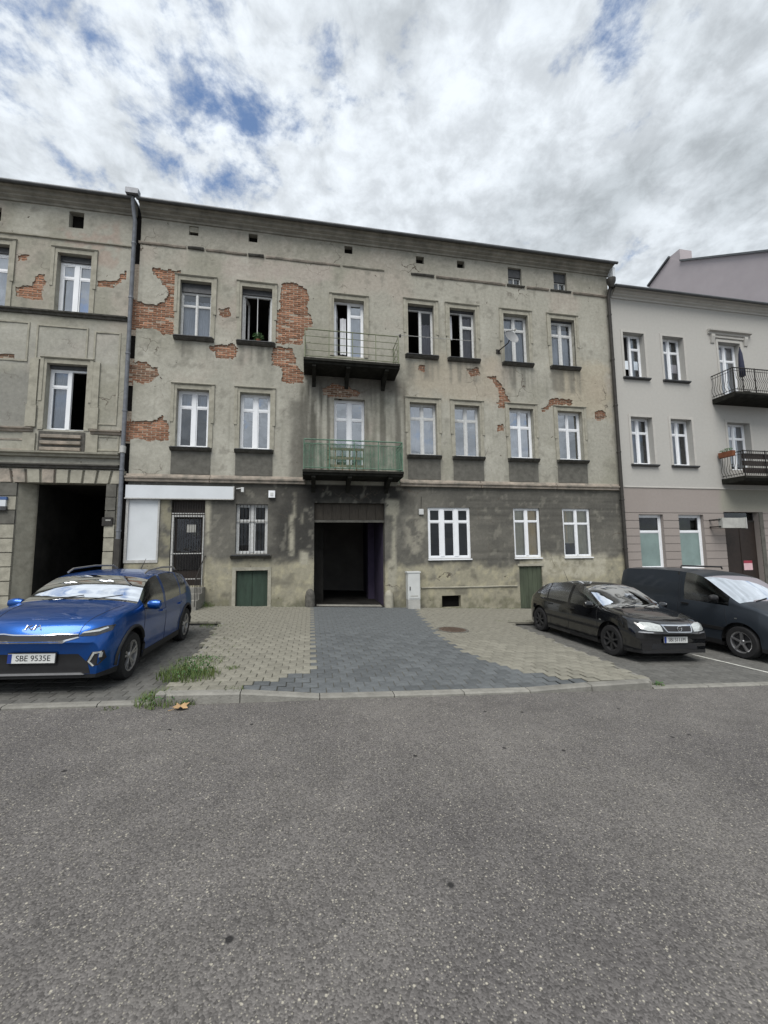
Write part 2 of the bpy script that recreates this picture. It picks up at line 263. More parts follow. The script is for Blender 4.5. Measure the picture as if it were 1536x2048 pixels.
# ------------------------------------------------------------------ object helpers
def tag(o, label=None, cat=None, group=None, kind=None):
    if label: o['label'] = label
    if cat: o['category'] = cat
    if group: o['group'] = group
    if kind: o['kind'] = kind
    return o
def adopt(o, parent):
    o.parent = parent
    if parent.parent is None and parent.type == 'EMPTY' and not parent.get('_local'):
        o.matrix_parent_inverse = Matrix.Translation(-parent.location)
    elif parent.parent is None and parent.type != 'EMPTY':
        pass
    return o
def thing(name, loc, label, cat, group=None, local=None):
    o = bpy.data.objects.new(name, None); COL.objects.link(o); o.empty_display_size = 0.2
    if local is not None: o.matrix_world = local; o['_local'] = 1
    else: o.location = loc
    return tag(o, label, cat, group)
class MB:
    def __init__(s): s.v = []; s.f = []; s.m = []
    def add(s, vs, fs, mi=0):
        o = len(s.v); s.v += [tuple(p) for p in vs]; s.f += [tuple(i + o for i in f) for f in fs]; s.m += [mi] * len(fs); return s
    def box(s, x0, x1, y0, y1, z0, z1, mi=0):
        return s.add([(x0, y0, z0), (x1, y0, z0), (x1, y1, z0), (x0, y1, z0), (x0, y0, z1), (x1, y0, z1), (x1, y1, z1), (x0, y1, z1)],
                     [(0, 3, 2, 1), (4, 5, 6, 7), (0, 1, 5, 4), (1, 2, 6, 5), (2, 3, 7, 6), (3, 0, 4, 7)], mi)
    def tube(s, pts, r, n=8, mi=0, cap=True):
        pts = [Vector(p) for p in pts]; rs = r if isinstance(r, (list, tuple)) else [r] * len(pts); rings = []
        for i, p in enumerate(pts):
            t = (pts[min(i + 1, len(pts) - 1)] - pts[max(i - 1, 0)]).normalized()
            a = t.cross(Vector((0, 0, 1)) if abs(t.z) < 0.9 else Vector((1, 0, 0))).normalized(); b = t.cross(a)
            rings.append([p + (a * math.cos(k * 2 * math.pi / n) + b * math.sin(k * 2 * math.pi / n)) * rs[i] for k in range(n)])
        vs = [q for rg in rings for q in rg]; fs = []
        for i in range(len(pts) - 1):
            for k in range(n): fs.append((i * n + k, i * n + (k + 1) % n, (i + 1) * n + (k + 1) % n, (i + 1) * n + k))
        if cap: fs.append(tuple(range(n - 1, -1, -1))); fs.append(tuple((len(pts) - 1) * n + k for k in range(n)))
        return s.add(vs, fs, mi)
    def bar(s, a, b, w, h, mi=0):
        """square bar between two points"""
        a, b = Vector(a), Vector(b); t = (b - a).normalized(); u = t.cross(Vector((0, 0, 1)) if abs(t.z) < 0.9 else Vector((0, 1, 0))).normalized(); v = t.cross(u)
        vs = [p + u * (i * w / 2) + v * (j * h / 2) for p in (a, b) for i, j in ((-1, -1), (1, -1), (1, 1), (-1, 1))]
        return s.add(vs, [(0, 1, 2, 3), (7, 6, 5, 4), (0, 4, 5, 1), (1, 5, 6, 2), (2, 6, 7, 3), (3, 7, 4, 0)], mi)
    def extrude_x(s, prof, x0, x1, mi=0):
        """closed (y,z) profile swept along x"""
        n = len(prof); vs = [(x0, y, z) for y, z in prof] + [(x1, y, z) for y, z in prof]
        fs = [(i, (i + 1) % n, n + (i + 1) % n, n + i) for i in range(n)] + [tuple(range(n - 1, -1, -1)), tuple(range(n, 2 * n))]
        return s.add(vs, fs, mi)
    def lathe(s, prof, c, axis='y', n=24, mi=0):
        """(r, h) profile turned about an axis through c"""
        vs = []; fs = []; c = Vector(c)
        for r, h in prof:
            for k in range(n):
                a = 2 * math.pi * k / n; u, v = r * math.cos(a), r * math.sin(a)
                vs.append(c + (Vector((u, h, v)) if axis == 'y' else Vector((u, v, h)) if axis == 'z' else Vector((h, u, v))))
        for i in range(len(prof) - 1):
            for k in range(n): fs.append((i * n + k, i * n + (k + 1) % n, (i + 1) * n + (k + 1) % n, (i + 1) * n + k))
        return s.add(vs, fs, mi)
    def mesh(s, name, mats, smooth=None):
        me = bpy.data.meshes.new(name); me.from_pydata(s.v, [], s.f)
        for mm in ([mats] if isinstance(mats, str) else mats): me.materials.append(MAT[mm])
        if any(s.m): me.polygons.foreach_set('material_index', s.m)
        if smooth is not None:
            me.shade_smooth()
            if smooth < 180: me.set_sharp_from_angle(angle=R(smooth))
        me.update(); return me
    def build(s, name, mats, parent=None, smooth=None):
        o = bpy.data.objects.new(name, s.mesh(name, mats, smooth)); COL.objects.link(o)
        if parent: adopt(o, parent)
        return o
def obj(name, me, parent=None):
    o = bpy.data.objects.new(name, me); COL.objects.link(o)
    if parent: adopt(o, parent)
    return o
def box(name, parent, m, x0, x1, y0, y1, z0, z1): return MB().box(x0, x1, y0, y1, z0, z1).build(name, m, parent)
def text_mesh(txt, h, depth=0.002):
    cu = bpy.data.curves.new('lettering', 'FONT'); cu.body = txt; cu.size = h; cu.extrude = depth; cu.align_x = 'CENTER'; cu.align_y = 'CENTER'
    o = bpy.data.objects.new('lettering', cu); COL.objects.link(o); dg = bpy.context.evaluated_depsgraph_get()
    me = bpy.data.meshes.new_from_object(o.evaluated_get(dg)); bpy.data.objects.remove(o); bpy.data.curves.remove(cu); return me
# value noise
def _h(i, j, s):
    n = np.sin(i * 127.1 + j * 311.7 + s * 74.7) * 43758.5453; return n - np.floor(n)
def vn(x, y, s=0):
    i = np.floor(x); j = np.floor(y); u = x - i; v = y - j; u = u * u * (3 - 2 * u); v = v * v * (3 - 2 * v)
    return (_h(i, j, s) * (1 - u) + _h(i + 1, j, s) * u) * (1 - v) + (_h(i, j + 1, s) * (1 - u) + _h(i + 1, j + 1, s) * u) * v
def fbm(x, y, s=0, o=4):
    r = 0; a = 0.5; t = 0
    for k in range(o): r = r + a * vn(x, y, s + k * 13); t += a; a *= 0.55; x = x * 2.03 + 3.1; y = y * 2.03 + 1.7
    return r / t
def ss(a, b, x):
    t = np.clip((x - a) / (b - a), 0, 1); return t * t * (3 - 2 * t)
def poly_sdf(px, pz, P):
    d = np.full(px.shape, 1e9); ins = np.zeros(px.shape, bool); n = len(P)
    for i in range(n):
        ax, az = P[i]; bx, bz = P[(i + 1) % n]; ex, ez = bx - ax, bz - az; wx, wz = px - ax, pz - az
        t = np.clip((wx * ex + wz * ez) / (ex * ex + ez * ez + 1e-12), 0, 1); d = np.minimum(d, (wx - ex * t) ** 2 + (wz - ez * t) ** 2)
        c = ((az > pz) != (bz > pz)) & (px < (bx - ax) * (pz - az) / (bz - az + 1e-12) + ax); ins ^= c
    d = np.sqrt(d); return np.where(ins, -d, d)

# ------------------------------------------------------------------ plaster walls: a fine grid with real openings and real gaps where plaster has fallen
def wall(parent, x0, x1, z0, z1, opens, holes, colf, mname, cell=0.055, dispf=None, zextra=(), deep=0.34):
    def lines(a, b, ex):
        u = list(np.linspace(a, b, int((b - a) / cell) + 1)); ex = sorted(set(round(e, 4) for e in ex if a < e < b))
        u = [q for q in u if all(abs(q - e) > cell * 0.45 for e in ex) or q in (a, b)]
        return np.array(sorted(u + ex))
    xs = lines(x0, x1, [q for o in opens for q in o[:2]]); zs = lines(z0, z1, [q for o in opens for q in o[2:]] + list(zextra))
    X, Z = np.meshgrid(xs, zs, indexing='ij'); nx, nz = X.shape
    cx = (xs[:-1] + xs[1:]) / 2; cz = (zs[:-1] + zs[1:]) / 2; CX, CZ_ = np.meshgrid(cx, cz, indexing='ij')
    kind = np.zeros(CX.shape, int)
    sd_ = np.full(X.shape, 9.0); sc_ = np.full(CX.shape, 9.0)
    for P in holes:
        nzv = (fbm(X * 7, Z * 7, 5, 3) - 0.5) * 0.16; nzc = (fbm(CX * 7, CZ_ * 7, 5, 3) - 0.5) * 0.16
        sd_ = np.minimum(sd_, poly_sdf(X, Z, P) + nzv); sc_ = np.minimum(sc_, poly_sdf(CX, CZ_, P) + nzc)
    if holes:
        kind[sc_ < 0] = 2; gx, gz = np.gradient(sd_, xs, zs); g = np.sqrt(gx * gx + gz * gz) + 1e-6
        near = (np.abs(sd_) < cell * 0.55)
        for o in opens:
            near &= ~((X > o[0] - 1e-4 - cell) & (X < o[1] + cell) & (Z > o[2] - cell) & (Z < o[3] + cell))
        near[0, :] = near[-1, :] = near[:, 0] = near[:, -1] = False
        X = np.where(near, X - sd_ * gx / g, X); Z = np.where(near, Z - sd_ * gz / g, Z)
    for o in opens: kind[(CX > o[0]) & (CX < o[1]) & (CZ_ > o[2]) & (CZ_ < o[3])] = 1
    Y = dispf(X, Z) if dispf else X * 0
    Y = Y + np.where(np.abs(sd_) < 0.12, -0.006, 0)
    col = colf(X, Z)                                   # (nx,nz,3)
    verts = np.stack([X, Y, Z], -1).reshape(-1, 3).tolist(); cols = col.reshape(-1, 3).tolist()
    idx = np.arange(nx * nz).reshape(nx, nz); keep = kind == 0
    ii, jj = np.nonzero(keep)
    faces = np.stack([idx[ii, jj], idx[ii + 1, jj], idx[ii + 1, jj + 1], idx[ii, jj + 1]], -1).tolist()
    back = {}
    def bk(v, d):
        if (v, d) not in back:
            back[(v, d)] = len(verts); p = verts[v]; verts.append([p[0], (d if d > 0.1 else p[1] + d), p[2]]); cols.append(cols[v])
        return back[(v, d)]
    def side(a, b, k):
        d = deep if k == 1 else 0.05
        faces.append([a, bk(a, d), bk(b, d), b])
    for i, j in np.argwhere(keep[:-1] != keep[1:]):
        k = kind[i + 1, j] if keep[i, j] else kind[i, j]; a, b = int(idx[i + 1, j]), int(idx[i + 1, j + 1])
        side(*((b, a) if keep[i, j] else (a, b)), k)
    for i, j in np.argwhere(keep[:, :-1] != keep[:, 1:]):
        k = kind[i, j + 1] if keep[i, j] else kind[i, j]; a, b = int(idx[i, j + 1]), int(idx[i + 1, j + 1])
        side(*((a, b) if keep[i, j] else (b, a)), k)
    me = bpy.data.meshes.new('plaster_wall'); me.from_pydata(verts, [], faces); me.materials.append(MAT[mname])
    at = me.color_attributes.new('Col', 'FLOAT_COLOR', 'POINT'); ca = np.ones((len(verts), 4), np.float32); ca[:, :3] = np.array(cols); at.data.foreach_set('color', ca.ravel())
    me.shade_smooth(); me.set_sharp_from_angle(angle=R(40)); me.update()
    return obj('plaster_wall', me, parent)

BRICK_ME = {}
def brick_meshes():
    for mname in ('brick', 'brick_dull'):
        for k in range(3):
            b = MB(); j = lambda q: q + random.uniform(-0.004, 0.004); x0, x1, z0, z1 = -0.117, 0.117, -0.0295, 0.0295; e = 0.006
            vs = [(j(x0), 0.05, j(z0)), (j(x1), 0.05, j(z0)), (j(x1), 0.05, j(z1)), (j(x0), 0.05, j(z1)), (x0, e, z0), (x1, e, z0), (x1, e, z1), (x0, e, z1),
                  (j(x0 + e), j(0), z0 + e), (j(x1 - e), j(0), z0 + e), (j(x1 - e), j(0), z1 - e), (j(x0 + e), j(0), z1 - e)]
            fs = [(8, 9, 10, 11)] + [(a, (a + 1) % 4, 4 + (a + 1) % 4, 4 + a) for a in range(4)] + [(4 + a, 4 + (a + 1) % 4, 8 + (a + 1) % 4, 8 + a) for a in range(4)]
            b.add(vs, fs); BRICK_ME[mname, k] = b.mesh('brick', mname)
brick_meshes()
def brickwork(parent, polys, opens, limit=300):
    spots = []
    for P, mname in polys:
        P = np.array(P); a, b = P[:, 0].min() - 0.1, P[:, 0].max() + 0.1; c, d = P[:, 1].min() - 0.1, P[:, 1].max() + 0.1
        for o in opens:
            if o[0] < b and o[1] > a and o[2] < d and o[3] > c:
                if P[:, 1].min() > o[3] - 0.3: c = max(c, o[3])
                elif P[:, 1].max() < o[2] + 0.3: d = min(d, o[2])
                elif (a + b) / 2 < (o[0] + o[1]) / 2: b = min(b, o[0])
                else: a = max(a, o[1])
        MB().add([(a, 0.031, c), (b, 0.031, c), (b, 0.031, d), (a, 0.031, d)], [(0, 1, 2, 3)]).build('mortar_bed', 'mortar', parent)
        r0 = math.floor(c / 0.075)
        for r in range(r0, math.ceil(d / 0.075)):
            x = math.floor(a / 0.26) * 0.26 + (0.13 if r % 2 else 0)
            while x < b:
                z = r * 0.075; s = poly_sdf(np.array([x, x - 0.1, x + 0.1]), np.array([z, z, z]), P).min()
                if s < 0.05 and not any(x + 0.125 > o[0] and x - 0.125 < o[1] and z + 0.03 > o[2] and z - 0.03 < o[3] for o in opens): spots.append((s, x, z, mname))
                x += 0.26
    spots.sort(key=lambda q: q[0]); rest = MB()
    for n, (s, x, z, mname) in enumerate(spots):
        p = (x + random.uniform(-0.006, 0.006), 0.018 + random.uniform(-0.006, 0.007) + (0.012 if random.random() < 0.08 else 0), z + random.uniform(-0.004, 0.004))
        if n < limit:
            o = obj('brick', BRICK_ME[mname, random.randrange(3)], parent); o.location = p
        else:
            me = BRICK_ME['brick', random.randrange(3)]; rest.add([(v.co.x + p[0], v.co.y + p[1], v.co.z + p[2]) for v in me.vertices], [tuple(f.vertices) for f in me.polygons])
    if rest.v: tag(rest.build('brickwork', 'brick', parent), kind='stuff')

# ------------------------------------------------------------------ windows
def window(parent, r, cols=2, transom=0.27, frame='upvc', fw=0.065, mull=0.10, glass='glass', yf=0.19, curtain=None, sill='masonry', surround=True, roller=0.0, apron=None, opened=(), bar=None, light_frame=0.035, name='window', trim='trim', sill_mat='trim_dark', dark=False, label=None, bars=False):
    x0, x1, z0, z1 = r; wx = x1 - x0; top = z1 - roller; m = MB(); y0, y1 = yf, yf + 0.07
    m.box(x0, x0 + fw, y0, y1, z0, top); m.box(x1 - fw, x1, y0, y1, z0, top); m.box(x0 + fw, x1 - fw, y0 + 0.001, y1, z0, z0 + fw); m.box(x0 + fw, x1 - fw, y0 + 0.001, y1, top - fw, top)
    w = m.build(name, frame, parent)
    if label: w['label'] = label
    cw = (wx - 2 * fw - mull * (cols - 1)) / cols
    mm = MB(); zt = top - fw - (top - z0 - 2 * fw) * transom
    for c in range(1, cols):
        a = x0 + fw + c * cw + (c - 1) * mull
        MB().box(a, a + mull, y0 - 0.012, y1 - 0.004, z0 + fw, top - fw).build('mullion', frame, w)
    for c in range(cols):
        a = x0 + fw + c * (cw + mull); b = a + cw
        if c in opened:                                  # sash swung into the room
            sw = MB(); ang = R(78) * (1 if c == 0 else -1); L_ = cw * 1.02; hx = a if c == 0 else b; sgn = 1 if c == 0 else -1
            P = lambda u, z: (hx + sgn * u * math.cos(abs(ang)), y1 + u * math.sin(abs(ang)), z)
            for u0, u1, q0, q1 in ((0, 0.06, z0 + fw, top - fw), (L_ - 0.06, L_, z0 + fw, top - fw), (0.06, L_ - 0.06, z0 + fw, z0 + fw + 0.06), (0.06, L_ - 0.06, top - fw - 0.06, top - fw), (0.06, L_ - 0.06, zt, zt + 0.04)):
                sw.bar(P((u0 + u1) / 2, q0) if u1 - u0 < 0.1 else P(u0, (q0 + q1) / 2), P((u0 + u1) / 2, q1) if u1 - u0 < 0.1 else P(u1, (q0 + q1) / 2), 0.055, 0.05)
            sw.build('sash', frame, w); continue
        if transom > 0: MB().box(a, b, y0 + 0.006, y1 - 0.006, zt - 0.02, zt + 0.025).build('transom', frame, w)
        for q0, q1 in (((z0 + fw, zt - 0.02), (zt + 0.025, top - fw)) if transom > 0 else ((z0 + fw, top - fw),)):
            lf = light_frame; s = MB()
            if lf:
                s.box(a, a + lf, y0 + 0.012, y1, q0, q1); s.box(b - lf, b, y0 + 0.012, y1, q0, q1); s.box(a + lf, b - lf, y0 + 0.013, y1, q0, q0 + lf); s.box(a + lf, b - lf, y0 + 0.013, y1, q1 - lf, q1)
                s.build('sash', frame, w)
            t = random.uniform(-0.006, 0.006); u = random.uniform(-0.006, 0.006)
            MB().add([(a + lf, y0 + 0.035 + t, q0 + lf), (b - lf, y0 + 0.035 - t, q0 + lf), (b - lf, y0 + 0.035 - t + u, q1 - lf), (a + lf, y0 + 0.035 + t + u, q1 - lf)], [(0, 1, 2, 3)]).build('pane', glass, w)
    if roller: MB().box(x0, x1, y0 - 0.05, y1, top + 0.002, z1).build('roller_box', 'metal_sill', w)
    if curtain:
        for cm, a, b, q0, q1 in curtain:                 # fractions of the opening
            c = MB(); n = max(8, int((b - a) * wx / 0.025)); vs = []
            for k in range(n + 1):
                u = x0 + wx * (a + (b - a) * k / n); yy = yf + (0.095 if cm.startswith('blind') else 0.12) + (0.35 if cm.startswith('blind') else 1.0) * (0.022 * math.sin(k * 1.15) + 0.01 * math.sin(k * 0.37))
                vs += [(u, yy, z0 + (z1 - z0) * q0), (u, yy + 0.01, z0 + (z1 - z0) * q1)]
            c.add(vs, [(2 * k, 2 * k + 2, 2 * k + 3, 2 * k + 1) for k in range(n)]); c.build('curtain', cm, w, 180)
    if sill == 'masonry':
        s = MB(); s.extrude_x([(0.1, z0 - 0.012), (-0.15, z0 - 0.035), (-0.155, z0 - 0.06), (-0.13, z0 - 0.075), (-0.12, z0 - 0.095), (-0.06, z0 - 0.14), (0.03, z0 - 0.14)], x0 - 0.13, x1 + 0.13); s.build('sill', sill_mat, w)
        MB().extrude_x([(0.12, z0 - 0.001), (-0.175, z0 - 0.026), (-0.175, z0 - 0.05), (-0.168, z0 - 0.05), (-0.168, z0 - 0.033), (0.12, z0 - 0.009)], x0 - 0.1, x1 + 0.1).build('sill_flashing', 'metal_sill', w)
    elif sill == 'white': MB().extrude_x([(0.14, z0 + 0.0), (-0.06, z0 - 0.02), (-0.06, z0 - 0.055), (0.14, z0 - 0.05)], x0 - 0.02, x1 + 0.02).build('sill', frame, w)
    elif sill == 'clean': MB().extrude_x([(0.14, z0), (-0.12, z0 - 0.03), (-0.12, z0 - 0.07), (-0.05, z0 - 0.11), (0.02, z0 - 0.11)], x0 - 0.12, x1 + 0.12).build('sill', 'metal_sill', w)
    if surround:
        s = MB(); t = 0.14; p = -0.026
        s.box(x0 - t, x0, p, 0.03, z0 - 0.01, z1 + t); s.box(x1, x1 + t, p, 0.03, z0 - 0.01, z1 + t); s.box(x0, x1, p + 0.002, 0.03, z1, z1 + t)
        s.box(x0 - t - 0.03, x0 - t * 0.55, p - 0.018, 0, z0 + (z1 - z0) * 0.42, z1 + t + 0.02); s.box(x1 + t * 0.55, x1 + t + 0.03, p - 0.018, 0, z0 + (z1 - z0) * 0.42, z1 + t + 0.02)
        s.extrude_x([(0, z1 + t + 0.002), (-0.045, z1 + t + 0.004), (-0.075, z1 + t + 0.035), (-0.075, z1 + t + 0.05), (0, z1 + t + 0.085)], x0 - t - 0.04, x1 + t + 0.04)
        s.build('surround', trim, w)
    if apron: MB().box(x0 - 0.1, x1 + 0.1, -0.018, 0.02, apron, z0 - 0.142).build('apron_panel', 'apron_grey', w)
    if bars:
        n = int(wx / 0.11)
        for k in range(1, n): MB().tube([(x0 + wx * k / n, yf - 0.06, z0 - 0.02), (x0 + wx * k / n, yf - 0.06, z1 - 0.02)], 0.008, 5).build('bar', 'iron_dark', w)
        for q in (z0 + 0.02, zt): MB().box(x0, x1, yf - 0.045, yf - 0.03, q - 0.014, q + 0.014).build('cross_bar', 'iron_white', w)
    return w

# ------------------------------------------------------------------ the ground
def struct(o): o['kind'] = 'structure'; return o
rd = MB(); S = 260
rd.add([(x, y, road_z(x)) for y in (-S, S) for x in (-S, S)], [(0, 1, 3, 2)]); struct(rd.build('road', 'asphalt'))
KX = [GP(p, q)[0] for p, q in ((288, 1411), (470, 1406), (645, 1400), (1120, 1386), (1215, 1381), (1322, 1377))]
def hk(x): return float(np.interp(x, KX, [0.13, 0.125, 0.04, 0.04, 0.11, 0.12]))
def hz(x, y):
    t = min(1, max(0, (y - YK) / 1.3)); t = t * t * (3 - 2 * t); return hk(x) * (1 - t) + (0.11 + 0.01 * min(1, (y - YK) / -YK)) * t
YB = GP(380, 1243, 0.1)[1]
AL = [GP(338, 1380, 0.12), GP(442, 1246, 0.1)]; AR_ = [GP(1306, 1362, 0.11), GP(1010, 1243, 0.1)]
APRON = [(AL[0][0], YK), AL[0], AL[1], (AL[1][0], YB), (-16, YB), (-16, 0.3), (24, 0.3), (24, YB), (AR_[1][0], YB), AR_[1], AR_[0], (AR_[0][0], YK)]
DRIVE = [GP(*p, 0.1) for p in ((620, 1206), (623, 1240), (628, 1290), (633, 1335), (575, 1353), (495, 1373))] + [(KX[1] + 0.1, YK - 0.1), (KX[4] + 0.2, YK - 0.1)] + [GP(*p, 0.08) for p in ((1205, 1366), (1105, 1352), (1000, 1334), (930, 1306), (880, 1275), (850, 1245), (832, 1222), (776, 1206))]
def inside(P, x, y): return poly_sdf(np.array([x]), np.array([y]), P)[0] < 0
def block_mesh(a, b, mname):
    a, b = a / 2 - 0.0038, b / 2 - 0.0038; e = 0.007; vs = []
    for z, q in ((-0.05, 0), (-0.007, 0), (0, e)):
        vs += [(sx * (a - q), sy * (b - q), z - SLOPE * sx * (a - q)) for sx, sy in ((-1, -1), (1, -1), (1, 1), (-1, 1))]
    fs = [(8, 9, 10, 11)] + [(i + k, i + (k + 1) % 4, i + 4 + (k + 1) % 4, i + 4 + k) for i in (0, 4) for k in range(4)]
    return MB().add(vs, fs).mesh('paving_block', mname)
def pave(name, bw, bd, mname, test, hfun, xr, yr, limit=300, skip=0.0):
    me = block_mesh(bw, bd, mname); cells = []; ny = int((yr[1] - yr[0]) / bd)
    for j in range(ny):
        y = yr[0] + (j + 0.5) * bd; x = xr[0] + (bw / 2 if j % 2 else 0)
        while x < xr[1]:
            if test(x, y): cells.append((x, y))
            x += bw
    base = MB()
    for x, y in cells:
        base.add([(x + sx * bw / 2, y + sy * bd / 2, road_z(x + sx * bw / 2) + hfun(x, y + sy * bd / 2) - 0.008) for sx, sy in ((-1, -1), (1, -1), (1, 1), (-1, 1))], [(0, 1, 2, 3)])
    root = struct(base.build(name, 'joint'))
    cells.sort(key=lambda c: (c[0] ** 2 + (c[1] + D) ** 2)); rest = MB()
    vs = [v.co.copy() for v in me.vertices]; fs = [tuple(f.vertices) for f in me.polygons]
    for n, (x, y) in enumerate(cells):
        h = hfun(x, y); tilt = math.atan((hfun(x, y + bd / 2) - hfun(x, y - bd / 2)) / bd) + random.gauss(0, 0.005); z = road_z(x) + h + random.gauss(0, 0.0014)
        ry = random.gauss(0, 0.004); rz = random.gauss(0, 0.008)
        if n < limit:
            o = obj('paving_block', me, root); o.location = (x, y, z); o.rotation_euler = (tilt, ry, rz)
        else:
            M = Matrix.Translation((x, y, z)) @ Matrix.Rotation(tilt, 4, 'X') @ Matrix.Rotation(ry, 4, 'Y'); rest.add([M @ v for v in vs], fs)
    if rest.v: tag(rest.build('paving', mname, root), kind='stuff')
    return root
inA = lambda x, y: inside(APRON, x, y); inD = lambda x, y: inside(DRIVE, x, y)
pave('pavement', 0.22, 0.178, 'block_beige', lambda x, y: inA(x, y) and not inD(x, y) and -9.5 < x < 16, hz, (-10, 16), (YK + 0.155, 0.0))
pave('driveway', 0.22, 0.178, 'block_grey', lambda x, y: -4 < x < 8 and inD(x, y), hz, (-10, 16), (YK + 0.155, 0.1))
flat = lambda x, y: 0.016
bayL = pave('parking_bay', 0.21, 0.21, 'sett', lambda x, y: not inA(x, y) and x < 0 and y < YB, flat, (-9.5, 0), (YK + 0.12, YB))
bayR = pave('parking_bay', 0.21, 0.21, 'sett', lambda x, y: not inA(x, y) and x > 0 and y < YB, flat, (3, 15.5), (YK + 0.12, YB))
# kerbs: single stones
kerb = bpy.data.objects.new('kerb', None); COL.objects.link(kerb); struct(kerb); kerb['_local'] = 1
def kstone(a, b, w, ha, hb, da=0.25):
    """stone between two ground points, tops at ha/hb over the road"""
    (ax, ay), (bx, by) = a, b; t = Vector((bx - ax, by - ay, 0)); L_ = t.length; t.normalize(); n = Vector((-t.y, t.x, 0)); g = 0.006; c = 0.018
    ax, ay, bx, by = ax + t.x * g, ay + t.y * g, bx - t.x * g, by - t.y * g; vs = []
    for (x, y, h) in ((ax, ay, ha), (bx, by, hb)):
        for o_, z in ((0, -da), (0, h - c), (c, h), (w - 0.005, h), (w, h - 0.008), (w, -da)):
            vs.append((x + n.x * o_, y + n.y * o_, road_z(x) + z))
    fs = [(i, i + 1, 7 + i, 6 + i) for i in range(5)] + [(5, 4, 3, 2, 1, 0), (6, 7, 8, 9, 10, 11)]
    return MB().add([tuple(v) for v in vs], fs).build('kerb_stone', 'kerb', kerb)
x = KX[0] + 0.12
while x < KX[5] - 0.3:
    b = min(x + 1.0, KX[5] - 0.18); kstone((x, YK), (b, YK), 0.15, hk(x), hk(b)); x = b
kstone((AL[0][0] - 0.02, AL[0][1] + 0.12), (KX[0] + 0.12, YK), 0.12, 0.12, 0.125)
kstone((KX[5] - 0.18, YK), (AR_[0][0] + 0.06, AR_[0][1] + 0.12), 0.13, 0.12, 0.115)
def edging(a, b, w=0.08, h=0.105):
    n = max(1, round(math.hypot(b[0] - a[0], b[1] - a[1]) / 0.95))
    for k in range(n):
        p = [a[i] + (b[i] - a[i]) * k / n for i in (0, 1)]; q = [a[i] + (b[i] - a[i]) * (k + 1) / n for i in (0, 1)]
        kstone(p, q, w, h, h)
edging((AL[1][0], AL[1][1]), (AL[0][0] - 0.02, AL[0][1] + 0.13)); edging((AR_[0][0] + 0.06, AR_[0][1] + 0.14), (AR_[1][0], AR_[1][1]))
edging((-9.3, YB), (AL[1][0] - 0.01, YB)); edging((AR_[1][0] + 0.01, YB), (15.8, YB))
x = -9.5
while x < KX[0]:                                         # flush kerb in front of the bays
    b = min(x + 1.0, KX[0] + 0.1); kstone((x, YK), (b, YK), 0.12, 0.035, 0.035); x = b
x = KX[5] - 0.15
while x < 15.5: kstone((x, YK), (x + 1, YK), 0.12, 0.025, 0.025); x += 1.0
# white bay line
a = GP(1385, 1309, 0.02); b = GP(1545, 1347, 0.02); t = Vector((b[0] - a[0], b[1] - a[1], 0)).normalized() * 0.03
lm = MB(); lm.add([(p[0] + s * -t.y, p[1] + s * t.x, road_z(p[0] + s * -t.y) + 0.022) for p, s in ((a, -1.2), (b, -1.2), (b, 1.2), (a, 1.2))], [(0, 1, 2, 3)])
struct(lm.build('bay_line', 'line_paint'))

# ------------------------------------------------------------------ main building
def blend(c, m, k):
    m = np.clip(m, 0, 1)[..., None]; return c * (1 - m) + np.array(k) * m
def srect(px, py, x0, x1, y0, y1, e=12, n=0):
    return ss(-e, e, px - x0 + n) * ss(-e, e, x1 - px + n) * ss(-e, e, py - y0 + n) * ss(-e, e, y1 - py + n)
def plaster_base(X, Z, s):
    c = np.zeros(X.shape + (3,)) + np.array((0.33, 0.321, 0.277))
    c = blend(c, ss(0.42, 0.68, fbm(X * 0.45, Z * 0.45, s, 4)), (0.275, 0.268, 0.222)); c = blend(c, ss(0.52, 0.75, fbm(X * 0.7, Z * 0.6, s + 3, 4)) * 0.8, (0.35, 0.318, 0.275))
    c = blend(c, ss(0.55, 0.8, fbm(X * 0.8, Z * 0.9, s + 7, 5)) * 0.8, (0.40, 0.39, 0.34))
    c = blend(c, ss(0.62, 0.78, fbm(X * 3.5, Z * 3.5, s + 9, 4)) * 0.55, (0.19, 0.182, 0.155))
    c = blend(c, ss(0.6, 0.85, fbm(X * 7, Z * 0.5, s + 11, 4)) * 0.4, (0.19, 0.185, 0.155))
    return c
MX0, MX1 = FX(270, 700), FX(1232, 820); ZS = FZ(700, 971)      # ends of the facade, underside of the belt course
ZTOP = FZ(700, 451, -0.40)
BASEX = (MX0 + MX1) / 2
main = thing('tenement_building', (BASEX, 0, -SLOPE * BASEX), 'weathered grey tenement with fallen plaster, bare brick patches and two stacked balconies over its gateway', 'building')
Rr = dict(A1=rect(359, 422, 560, 670), A2=rect(483, 544, 572, 682), A3=rect(668, 728, 600, 713), A4=rect(816, 868, 608, 711), A5=rect(900, 951, 621, 718), A6=rect(1008, 1057, 631, 730), A7=rect(1103, 1150, 641, 736),
          B1=rect(352, 417, 779, 892), B2=rect(479, 540, 785, 895), B3=rect(668, 730, 798, 936), B4=rect(820, 874, 806, 913), B5=rect(910, 960, 810, 914), B6=rect(1020, 1068, 817, 917), B7=rect(1117, 1166, 824, 921),
          C0=rect(253, 316, 998, 1122), CD=rect(340, 408, 1000, 1172), C1=rect(471, 535, 1008, 1108), CH=rect(471, 535, 1141, 1214), G=rect(628, 770, 1006, 1209), C2=rect(856, 941, 1016, 1116), C3=rect(1028, 1081, 1015, 1114), C4=rect(1127, 1182, 1018, 1115), V=rect(884, 922, 1191, 1215), GD=rect(1040, 1086, 1132, 1219))
def lvl(keys, i, dz=None):                                     # level the sills and heads of a row
    z = sum(Rr[k][i] for k in keys) / len(keys)
    for k in keys: r = list(Rr[k]); r[i] = z; Rr[k] = tuple(r)
